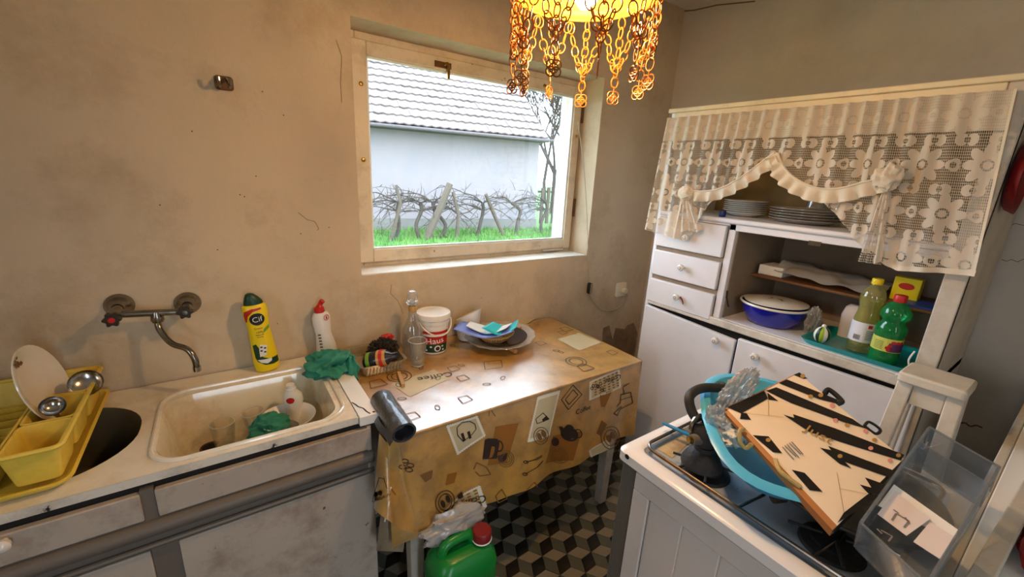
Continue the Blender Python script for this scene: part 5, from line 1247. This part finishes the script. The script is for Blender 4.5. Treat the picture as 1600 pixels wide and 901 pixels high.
# hob tray
def hl(i, z, r=.02): return [(x, y, z) for x, y in rrect(VX0+i, VX1-i, VY0+i, VY1-i, r, 4)]
MB().loft([hl(.0, VZ-.034), hl(-.004, VZ-.03), hl(-.004, VZ-.006), hl(.002, VZ), hl(.030, VZ+.001), hl(.036, VZ-.002)], True, False).build('hob_rim', 'stove_white', sv, True)
MB().loft([hl(.0355, VZ-.002), hl(.045, VZ-.010), hl(.06, VZ-.010)], False, True).build('hob_pan', 'hob', sv, True)
q = [P(*p, 2, VZ-.009) for p in ((1010, 690), (1068, 660), (1090, 680), (1050, 715))]; MB().add(q, [(0, 1, 2, 3)]).build('rust_stain', 'hob_rust', sv)
MB().lathe([(.0001, .0), (.006, 0), (.0065, .001)], 14).xf(Matrix.Translation(tuple(P(980, 713, 0, VX0-.0045))) @ Matrix.Rotation(-PI/2, 4, 'Y')).build('screw_hole', 'dark_gap', sv)
RZ = VZ+.012
def rod(pts, r=.0035, closed=False, nm='support_rod', mat='rod'): return MB().tube(pts, r, 8, closed).build(nm, mat, sv, True)
rod([(x, y, RZ) for x, y in rrect(VX0+.042, VX1-.042, VY0+.04, VY1-.04, .03, 5)], .0042, True)
rod([(VX0+.05, VY0+.045, RZ-.008), (VX0+.05, VY1-.06, RZ-.008)], .0025); 
for y in (.44, .30, .165): rod([(VX0+.042, y, RZ), (VX0+.13, y-.012, RZ), (VX0+.22, y-.01, RZ)], .0034)
for x in (VX0+.19, VX0+.37): rod([(x, VY0+.04, RZ), (x, VY1-.04, RZ)], .0034)
for x, y in ((.885, .412), (1.20, .42), (.90, .16), (1.19, .15)):
    b = MB().lathe([(.055, 0), (.052, .006), (.036, .010), (.036, .014), (.0001, .016)], 26, (x, y, VZ-.009), True).build('burner', 'cast_iron', sv, True)
    for a in range(4): MB().tube([(x+.018*math.cos(a*PI/2+.5), y+.018*math.sin(a*PI/2+.5), RZ+.002), (x+.075*math.cos(a*PI/2+.5), y+.075*math.sin(a*PI/2+.5), RZ+.002)], .003, 6).build('trivet_bar', 'cast_iron', b)
# gas regulator with hose
gx0, gy0 = .872, .418
rg = thing('gas_regulator', 'black and grey gas regulator with hose standing on the hob', 'regulator', (gx0, gy0, VZ+.014))
MB().lathe([(.046, 0), (.045, .008), (.037, .024), (.030, .034), (.022, .040), (.021, .050)], 26, (gx0, gy0, VZ+.014), True, True).build('base', 'cast_iron', rg, True)
MB().tube([(gx0, gy0, VZ+.060), (gx0+.004, gy0+.006, VZ+.085), (gx0+.006, gy0+.012, VZ+.105)], [.020, .032, .026], 18).build('body', 'rubber', rg, True)
MB().torus((gx0+.006, gy0+.030, VZ+.098), .024, .006, 1, 22, 8).build('ring', 'chrome_old', rg, True)
MB().tube([(gx0-.005, gy0, VZ+.083), (gx0-.036, gy0+.014, VZ+.083)], [.013, .012], 14).build('nozzle', 'stove_grey', rg, True); MB().tube([(gx0-.036, gy0+.014, VZ+.083), (gx0-.044, gy0+.018, VZ+.083)], .0085, 12).build('nozzle_tip', 'brass', rg, True)
MB().tube(smooth_path([(gx0+.01, gy0+.03, VZ+.105), P(1080, 640, 2, .975), P(1078, 618, 2, 1.0), P(1098, 606, 2, 1.005), P(1130, 606, 2, 1.0), (1.10, .515, .96), (1.2, .55, .90)], 6), .0115, 12).build('hose', 'rubber', rg, True)
a, b = P(1035, 662, 2, RZ+.008), P(1078, 682, 2, RZ+.006); d = (b-a).normalized(); w = Vector((-d.y, d.x, 0))*.006
lg = thing('gas_lighter', 'slim blue lighter lying across the hob rods', 'lighter', tuple((a+b)*.5))
MB().hexa([a-w*.6, b-w, b+w, a+w*.6]+[p+Vector((0, 0, .007)) for p in (a-w*.6, b-w, b+w, a+w*.6)]).build('barrel', 'lighter_blue', lg, bevel=.002); MB().tube([b, b+d*.03], .005, 8).build('grip', 'tub_deep', lg, True)
# frying pan under the basin
px_, py_ = 1.075, .205
pn = thing('old_pan', 'old dark pan with a worn pale rim under the gift bag', 'pan', (px_, py_, RZ+.004))
MB().lathe([(.0001, 0), (.135, 0), (.15, .004), (.172, .015), (.170, .016), (.147, .008), (.13, .004), (.0001, .004)], 44, (px_, py_, RZ+.005)).build('dish', 'pan', pn, True); MB().torus((px_, py_, RZ+.020), .171, .0045, 2, 48, 8).build('rim', 'pan', pn, True)
MB().tube([(px_-.168, py_+.05, RZ+.018), (px_-.190, py_+.062, RZ+.016)], .012, 10).build('lug', 'pan', pn, True)
BL, TL, BR_ = P(1137, 640, 2, 1.015), P(1247, 583, 2, 1.065), P(1308, 821, 2, .955)
bn = (TL-BL).cross(BR_-BL).normalized(); bn = bn if bn.z > 0 else -bn
def bagz(x, y): return BL.z-((x-BL.x)*bn.x+(y-BL.y)*bn.y)/bn.z
# blue wash basin
bz0, bz1 = RZ+.026, .988
tb_ = thing('blue_basin', 'light blue plastic wash basin standing on the stove', 'basin', (1.015, .33, bz0))
def bl_(i, z, r=.12):
    out = []
    for k in range(40):
        t = 2*PI*k/40; c_, s_ = math.cos(t), math.sin(t); f = (abs(c_)**2.6+abs(s_)**2.6)**(-1/2.6); u, w = (.232-i)*c_*f, (.150-i)*s_*f
        x, y = 1.0+.84*u-.54*w, .345+.54*u+.84*w; rz_ = max(bz0+.03, min(bz1, bagz(x, y)-.016)); out.append((x, y, bz0+(z-bz0)*(rz_-bz0)/(bz1-bz0)))
    return out
MB().loft([bl_(.085, bz0), bl_(.075, bz0+.004), bl_(.030, bz1-.014), bl_(.022, bz1-.002), bl_(.008, bz1), bl_(.0, bz1-.005), bl_(.004, bz1-.010), bl_(.006, bz1-.006), bl_(.012, bz1-.003), bl_(.024, bz1-.008), bl_(.034, bz1-.02), bl_(.080, bz0+.008)], True, True).build('basin_shell', 'tub_blue', tb_, True)
tag(crumple(tuple(P(1140, 672, 2, .965)), (.042, .035, .022), 61, .5, 2, 5).build('white_paper_scrap', 'paper_white', None, True, origin=tuple(P(1140, 672, 2, .95))), 'crumpled white paper inside the blue basin', 'paper')
c = P(1152, 612, 2, 1.03)
tag(crumple(tuple(c), (.030, .022, .055), 63, .45, 1.8, 5).xf(Matrix.Translation(c) @ Matrix.Rotation(.5, 4, 'Y') @ Matrix.Rotation(.25, 4, 'X') @ Matrix.Translation(-c)).build('cellophane', 'film', None, True, origin=tuple(c-Vector((0, 0, .05)))), 'upright crumpled clear cellophane in the blue basin', 'plastic')
c = P(1118, 650, 2, 1.0)
tag(crumple(tuple(c), (.020, .016, .024), 66, .5, 1.8, 4).build('cellophane', 'film', None, True, origin=tuple(c-Vector((0, 0, .03)))), 'small clear cellophane scrap at the left rim of the blue basin', 'plastic')
# gift bag
TR_ = Pp(1412, 716, BL, bn); RB = Pp(1376, 775, BL, bn)
def gpx(px, py, e=0): return Pp(px, py, BL, bn)+bn*e
def gc(x, y): return (960+x/2.5, 550+y/2.5)
gb2 = thing('gift_bag', 'cream gift bag with black stripes and rope handles lying on the basin', 'gift bag', tuple((BL+TR_)*.5))
out = [BL, TL, TR_, BR_]
th = [.010, .010, .026, .024]
MB().add(out+[p-bn*t for p, t in zip(out, th)], [(0, 1, 2, 3), (7, 6, 5, 4), (1, 5, 6, 2), (2, 6, 7, 3)]).build('paper_shell', 'bag_paper', gb2)
dv = (BR_-BL).normalized(); dw = (TL-BL).normalized()
MB().add([BL, BR_, BR_-bn*.024, BL-bn*.012, BL-dw*.008-bn*.004, BR_-dw*.009-bn*.006, BR_-dw*.008-bn*.024, BL-dw*.007-bn*.012], [(0, 1, 5, 4), (4, 5, 6, 7), (7, 6, 2, 3)]).build('kraft_opening', 'kraft', gb2)
MB().add([BL, TL, TL-bn*.02, BL-bn*.02, BL-dv*.008-bn*.004, TL-dv*.004-bn*.004, TL-dv*.004-bn*.02, BL-dv*.008-bn*.02], [(0, 1, 5, 4), (4, 5, 6, 7)]).build('kraft_edge', 'kraft', gb2)
stripes = [[(642, 122), (672, 107), (868, 185), (880, 205), (800, 185)], [(700, 90), (722, 80), (755, 105), (740, 105)], [(592, 152), (632, 138), (930, 262), (985, 300), (900, 276), (690, 200)], [(598, 160), (640, 192), (600, 186)],
           [(660, 245), (702, 258), (697, 243), (860, 298), (1132, 402), (1118, 424), (940, 370), (760, 312)], [(802, 374), (846, 384), (834, 367), (1092, 464), (1072, 490), (900, 430), (925, 455), (880, 438)],
           [(440, 216), (585, 152), (600, 182), (495, 240)], [(495, 238), (515, 238), (533, 265), (490, 262)], [(540, 325), (602, 330), (655, 396), (620, 392)], [(692, 460), (742, 472), (812, 546), (762, 540)],
           [(958, 518), (1003, 530), (978, 490), (1062, 520), (1040, 558), (990, 552)], [(895, 628), (990, 555), (1040, 560), (870, 668)]]
mb = MB()
for s in stripes:
    bm_ = [gpx(*gc(*p), .0012) for p in s]; mb.add(bm_, [tuple(range(len(bm_)))])
mb.build('black_stripes', 'bag_black', gb2)
MB().add([TR_, BR_, BR_-bn*.024, TR_-bn*.026], [(0, 1, 2, 3)]).xf(Matrix.Translation(dv*.0015)).build('bag_base', 'bag_black', gb2)
mp_, mg = MB(), MB()
for i, (x, y) in enumerate(((765, 175), (805, 170), (850, 210), (862, 268), (908, 287), (980, 310), (1015, 345), (1000, 377), (1075, 425), (1108, 405), (735, 95), (600, 345), (880, 408))):
    t = [gpx(*gc(x+10*math.cos(a), y+8*math.sin(a)), .002) for a in [2*PI*k/12 for k in range(12)]]; (mp_ if i in (2, 3, 5, 7, 8) else mg).add(t, [tuple(range(12))])
mp_.build('pink_dots', 'pink', gb2); mg.build('gold_dots', 'gold', gb2)
bu_ = (gpx(*gc(830, 345))-gpx(*gc(755, 305))).normalized(); bv_ = bn.cross(bu_)
def bag_text(s, px, py, size, mat, nm):
    o = gpx(*gc(px, py), .0024); vs, fs = text_mesh(s, size); MB().add([o+bu_*x+bv_*y for x, y in vs], fs).build(nm, mat, gb2)
bag_text('Just', 798, 325, .034, 'gold', 'gold_lettering')
mb = MB()
for k in range(5):
    a = gpx(*gc(655+k*9, 372-k*5), .0024); b = gpx(*gc(700+k*9, 422-k*5-(k % 2)*6), .0024); w = (b-a).normalized().cross(bn)*.0012; mb.add([a-w, b-w, b+w, a+w], [(0, 1, 2, 3)])
mb.build('small_print', 'grey_text', gb2)
for s in (((600, 180), (602, 248)), ((510, 240), (660, 255)), ((868, 470), (895, 628)), ((880, 535), (985, 555))):
    a, b = [gpx(*gc(*p), .0016) for p in s]; w = (b-a).normalized().cross(bn)*.0004; MB().add([a-w, b-w, b+w, a+w], [(0, 1, 2, 3)]).build('fold_line', 'gold', gb2)
o1, o2 = gpx(*gc(505, 305)), gpx(*gc(660, 455))
MB().tube(smooth_path([o1+bn*.004, o1-dw*.014+bn*.006, o1-dw*.020-bn*.01+dv*.012, o1-dw*.012-bn*.02+dv*.024, o1-dw*.006-bn*.004+dv*.03], 6), .0042, 8).build('rope_handle', 'rope', gb2, True)
MB().tube(smooth_path([o2-dv*.02+bn*.002, o2-dw*.012+bn*.003, o2-dw*.008+dv*.02+bn*.002, o2+dv*.04], 6), .0042, 8).build('rope_handle', 'rope', gb2, True)
e1, e2 = gpx(*gc(975, 290)), gpx(*gc(1020, 318))
MB().tube(smooth_path([e1, e1+dw*.014+bn*.006, e2+dw*.012+bn*.006, e2, e1+bn*.002], 6), .003, 6).build('ribbon_loop', 'bag_black', gb2, True)
e1, e2 = gpx(*gc(825, 160)), gpx(*gc(875, 200)); MB().tube(smooth_path([e1-dw*.004, e1+dw*.010+bn*.006, e2+dw*.008+bn*.005, e2-dw*.004], 6), .006, 6).build('ribbon_loop', 'bag_black', gb2, True)
# clear acrylic box with cards
Aa, Bb, Cc = Vector((.815, .118, .975)), Vector((1.135, .114, 1.05)), Vector((1.075, .012, 1.05)); Dd = Aa+(Cc-Bb)*.9
dnv = Vector((.02, .0, -.062))
ac = thing('acrylic_box', 'open clear acrylic display box lying tilted on the stove edge', 'box', tuple((Aa+Cc)*.5+dnv))
def panel(nm, q, t=.003):
    q = [Vector(p) for p in q]; n_ = (q[1]-q[0]).cross(q[3]-q[0]).normalized()*t; MB().hexa(q+[p+n_ for p in q]).build(nm, 'acrylic', ac)
panel('long_wall', [Aa, Bb, Bb+dnv, Aa+dnv]); panel('long_wall', [Dd, Cc, Cc+dnv, Dd+dnv]); panel('end_wall', [Bb, Cc, Cc+dnv, Bb+dnv]); panel('end_wall', [Aa, Dd, Dd+dnv, Aa+dnv]); panel('bottom', [Aa+dnv, Bb+dnv, Cc+dnv, Dd+dnv])
m0, m1 = Aa.lerp(Bb, .82), Dd.lerp(Cc, .82); panel('divider', [m0, m1, m1+dnv*.9, m0+dnv*.9])
for q in ([Aa, Bb], [Bb, Cc], [Cc, Dd], [Dd, Aa]): MB().tube(q, .0022, 6).build('edge', 'acrylic', ac)
an = (Bb-Aa).cross(Dd-Aa).normalized(); an = an if an.z > 0 else -an
def apx(px, py, e): return Pp(px, py, Aa+dnv*.35, an)+an*e
def card(pts, e, mat, label, nm='card'):
    q = [apx(*p, e) for p in pts]; return MB().hexa(q+[p+an*.001 for p in q]).build(nm, mat, ac)
card(((1372, 790), (1397, 757), (1497, 828), (1490, 842)), 0, 'white', '', 'white_card'); c1 = card(((1371, 806), (1398, 770), (1453, 814), (1416, 840)), .004, 'card_pink', '', 'label_card'); card(((1427, 848), (1453, 817), (1490, 840), (1470, 876)), .002, 'card_pink', '', 'label_card')
mb = MB()
for seg in (((1393, 817), (1400, 806)), ((1400, 806), (1420, 818)), ((1420, 818), (1412, 828)), ((1396, 800), (1404, 806)), ((1414, 812), (1420, 822)), ((1370, 830), (1378, 838)), ((1376, 832), (1394, 842)), ((1394, 842), (1388, 850))):
    a, b = [apx(*p, .0062) for p in seg]; w = (b-a).normalized().cross(an)*.0012; mb.add([a-w, b-w, b+w, a+w], [(0, 1, 2, 3)])
mb.build('cut_marks', 'grey_text', ac)
mb = MB()
for seg in (((1440, 700), (1462, 712)), ((1462, 712), (1456, 722)), ((1434, 722), (1452, 732)), ((1450, 690), (1444, 702))):
    a, b = [Pp(*p, Aa+dnv*.5, (Bb-Aa).cross(dnv).normalized()) for p in seg]; mb.tube([a, b], .0012, 5)
mb.build('slot_marks', 'white', ac)

# ------------------------------------------------------------ white wooden step stool
ss = thing('step_stool', 'narrow white wooden step stool with chipped top between stove and cupboard', 'stool', (1.60, .18, 0))
MB().prism(rrect(1.535, 1.672, .110, .250, .012, 3), lambda u, v, t: (u, v, t), .988, 1.018).build('top', 'wood_white', ss, bevel=.006)
def leg(a, b, w=.017):
    a, b = Vector(a), Vector(b); MB().hexa([b+Vector((dx*w, dy*w, 0)) for dx, dy in ((-1, -1), (1, -1), (1, 1), (-1, 1))]+[a+Vector((dx*w, dy*w, 0)) for dx, dy in ((-1, -1), (1, -1), (1, 1), (-1, 1))]).build('leg', 'wood_white', ss, bevel=.003)
leg((1.575, .232, .988), (1.44, .262, 0)); leg((1.575, .130, .988), (1.44, .096, 0)); leg((1.645, .230, .988), (1.70, .262, 0), .014); leg((1.645, .130, .988), (1.70, .098, 0), .014)
MB().box(1.562, 1.580, .147, .215, .925, .985).build('apron', 'wood_white', ss, bevel=.002)
MB().box(1.47, 1.60, .105, .255, .40, .42).build('tread', 'wood_white', ss, bevel=.003)

# ------------------------------------------------------------ low white cabinet at the right edge
lc = thing('low_cabinet', 'white low cabinet with grey edge strip at the right edge', 'cabinet', (1.45, -.27, 0))
MB().box(.76, 2.20, -.56, .022, .06, .885).build('body', 'white', lc, bevel=.003); MB().box(.755, 2.205, -.565, .010, .885, .900).build('top', 'white', lc, bevel=.003)
MB().box(.755, 2.205, .0105, .028, .868, .9005).build('edge_strip', 'wood_white', lc, bevel=.002); MB().box(.80, 2.16, -.52, .0, 0, .06).build('plinth', 'dark_gap', lc)
for x0, x1 in ((.77, 1.47), (1.475, 2.19)): MB().box(x0, x1, .0225, .0262, .10, .86).build('door', 'white', lc)
zb_ = .9015
a, b, c, d = [P(*p, 2, zb_+.03) for p in ((1508, 900), (1600, 748), (1612, 800), (1562, 893))]
e_ = (b-a).normalized()
tag(MB().hexa([p-Vector((0, 0, .03)) for p in (a-e_*.1, b+e_*.5, c+e_*.5, d-e_*.1)]+[a-e_*.1, b+e_*.5, c+e_*.5, d-e_*.1]).build('wooden_rail', 'wood_white', None, bevel=.003, origin=((a+b+c+d)/4-Vector((0, 0, .03)))), 'taupe painted wooden rail lying on the low white cabinet', 'rail')
c = P(1590, 850, 2, zb_+.01); tag(crumple((c.x+.02, c.y-.03, zb_+.016), (.10, .028, .02), 71, .25, 2, 4, flat=zb_+.001).build('red_cloth', 'red_dark', None, True, origin=(c.x, c.y, zb_)), 'dark red cloth beside the taupe rail on the low cabinet', 'cloth')
# red pan on the cupboard's side
c = Vector((1.862, .178, 1.565))
rd = thing('red_pan', 'red round pan hanging on the right side of the white cupboard', 'pan', tuple(c))
MB().lathe([(.0001, .0), (.085, .0), (.094, .005), (.104, .024), (.102, .024), (.092, .008), (.0001, .004)], 36).xf(Matrix.Translation((c.x, .201, c.z)) @ Matrix.Rotation(PI/2, 4, 'X')).build('pan_shell', 'red_dark', rd, True)
MB().tube([(c.x, .182, c.z+.10), (c.x, .190, c.z+.19)], .008, 8).build('handle', 'rubber', rd, True)

# ------------------------------------------------------------ chain pendant lamp
LX, LY, RZ_ = .683, .75, 1.868
lp = thing('pendant_lamp', 'yellow cane pendant lamp hung with golden ring chains', 'lamp', (LX, LY, RZ_))
prof = [(.150, 0), (.149, .02), (.140, .055), (.118, .09), (.08, .115), (.03, .128), (.012, .13)]
MB().lathe(prof, 40, (LX, LY, RZ_)).build('shade', 'shade_cane', lp, True, solid=.002)
for r, z in prof[:-1]: MB().torus((LX, LY, RZ_+z), r+.002, .0035, 2, 44, 6).build('cane_ring', 'shade_cane', lp, True)
for k in range(28):
    a = 2*PI*k/28; MB().tube([(LX+(r+.002)*math.cos(a), LY+(r+.002)*math.sin(a), RZ_+z) for r, z in prof], .0022, 5).build('cane_rib', 'shade_cane', lp)
MB().tube([(LX, LY, RZ_+.12), (LX, LY, ZC-.03)], .004, 6).build('cord', 'cable', lp); MB().lathe([(.045, 0), (.04, -.02), (.012, -.03)], 20, (LX, LY, ZC), True).build('ceiling_rose', 'white_plastic', lp, True)
MB().lathe([(.016, .10), (.018, .06), (.017, .05)], 16, (LX, LY, RZ_), True, True).build('lamp_holder', 'white_plastic', lp, True)
MB().lathe([(.0001, -.034), (.012, -.032), (.024, -.018), (.027, 0), (.022, .022), (.014, .045), (.013, .05)], 20, (LX, LY, RZ_+.006)).build('light_bulb', 'bulb', lp, True)
l = bpy.data.lights.new('bulb_light', 'POINT'); l.energy = LAMP_W; l.color = (1, .64, .29); l.shadow_soft_size = .03
lo = bpy.data.objects.new('bulb_light', l); COL.objects.link(lo); lo.location = (0, 0, -.045); lo.parent = lp
lk = MB().tube([(.0092*math.cos(t), 0, .0125*math.sin(t)) for t in [2*PI*i/14 for i in range(14)]], .0016, 5, closed=True)
lk0 = None; NL = [0]
def put_link(p, d, tw):
    global lk0
    if lk0 is None:
        mb = MB(); mb.v = [q+Vector((LX, LY, RZ_)) for q in lk.v]; mb.f = lk.f; o = mb.build('chain_link', 'chain_gold', lp, True); lk0 = o
    else: o = lk0.copy(); COL.objects.link(o)
    NL[0] += 1
    o.location = Vector(p)-Vector((LX, LY, RZ_)); o.rotation_euler = (Vector(d).normalized().to_track_quat('Z', 'X').to_matrix() @ Matrix.Rotation(tw, 3, 'Z')).to_euler()
def chain(a, b, sag=0, step=.0205):
    a, b = Vector(a), Vector(b); L_ = (b-a).length; n = max(2, int(L_/step+.5))
    pts = [a.lerp(b, i/n)+Vector((0, 0, -sag*4*(i/n)*(1-i/n))) for i in range(n+1)]
    for i in range(n): put_link((pts[i]+pts[i+1])/2, pts[i+1]-pts[i], (PI/2 if i % 2 else 0)+.5)
NS = 11; rc = random.Random(12)
for k in range(NS):
    a = 2*PI*k/NS+.2; ca, sa = math.cos(a), math.sin(a); low = .145+.02*rc.random()
    top = Vector((LX+.151*ca, LY+.151*sa, RZ_-.004)); bt_ = Vector((LX+.146*ca, LY+.146*sa, RZ_-low)); chain(top, bt_)
    for s in (-1, 1):
        a2 = a+s*PI/NS*.98; t2 = Vector((LX+.152*math.cos(a2), LY+.152*math.sin(a2), RZ_-.004)); chain(t2, bt_+Vector((0, 0, .035)), .018)
    mb = MB()                     # flower medallion of five rings
    c = bt_-Vector((0, 0, .024)); tx_ = Vector((-sa, ca, 0)); rr = rc.uniform(0, 1.5); tx_ = Vector((math.cos(a+PI/2+rr), math.sin(a+PI/2+rr), 0)); up = Vector((0, 0, 1))
    for j in range(5):
        o_ = Vector((0, 0, 0)) if j == 4 else tx_*(.0085*math.cos(j*PI/2+.78))+up*(.0085*math.sin(j*PI/2+.78))
        mb.tube([c+o_+tx_*(.0085*math.cos(t))+up*(.0085*math.sin(t)) for t in [2*PI*i/14 for i in range(14)]], .0015, 5, closed=True)
    mb.tube([c+Vector((0, 0, .014)), c+Vector((0, 0, .026))], .0015, 5); mb.build('ring_medallion', 'chain_gold', lp, True)
print('links', NL[0])
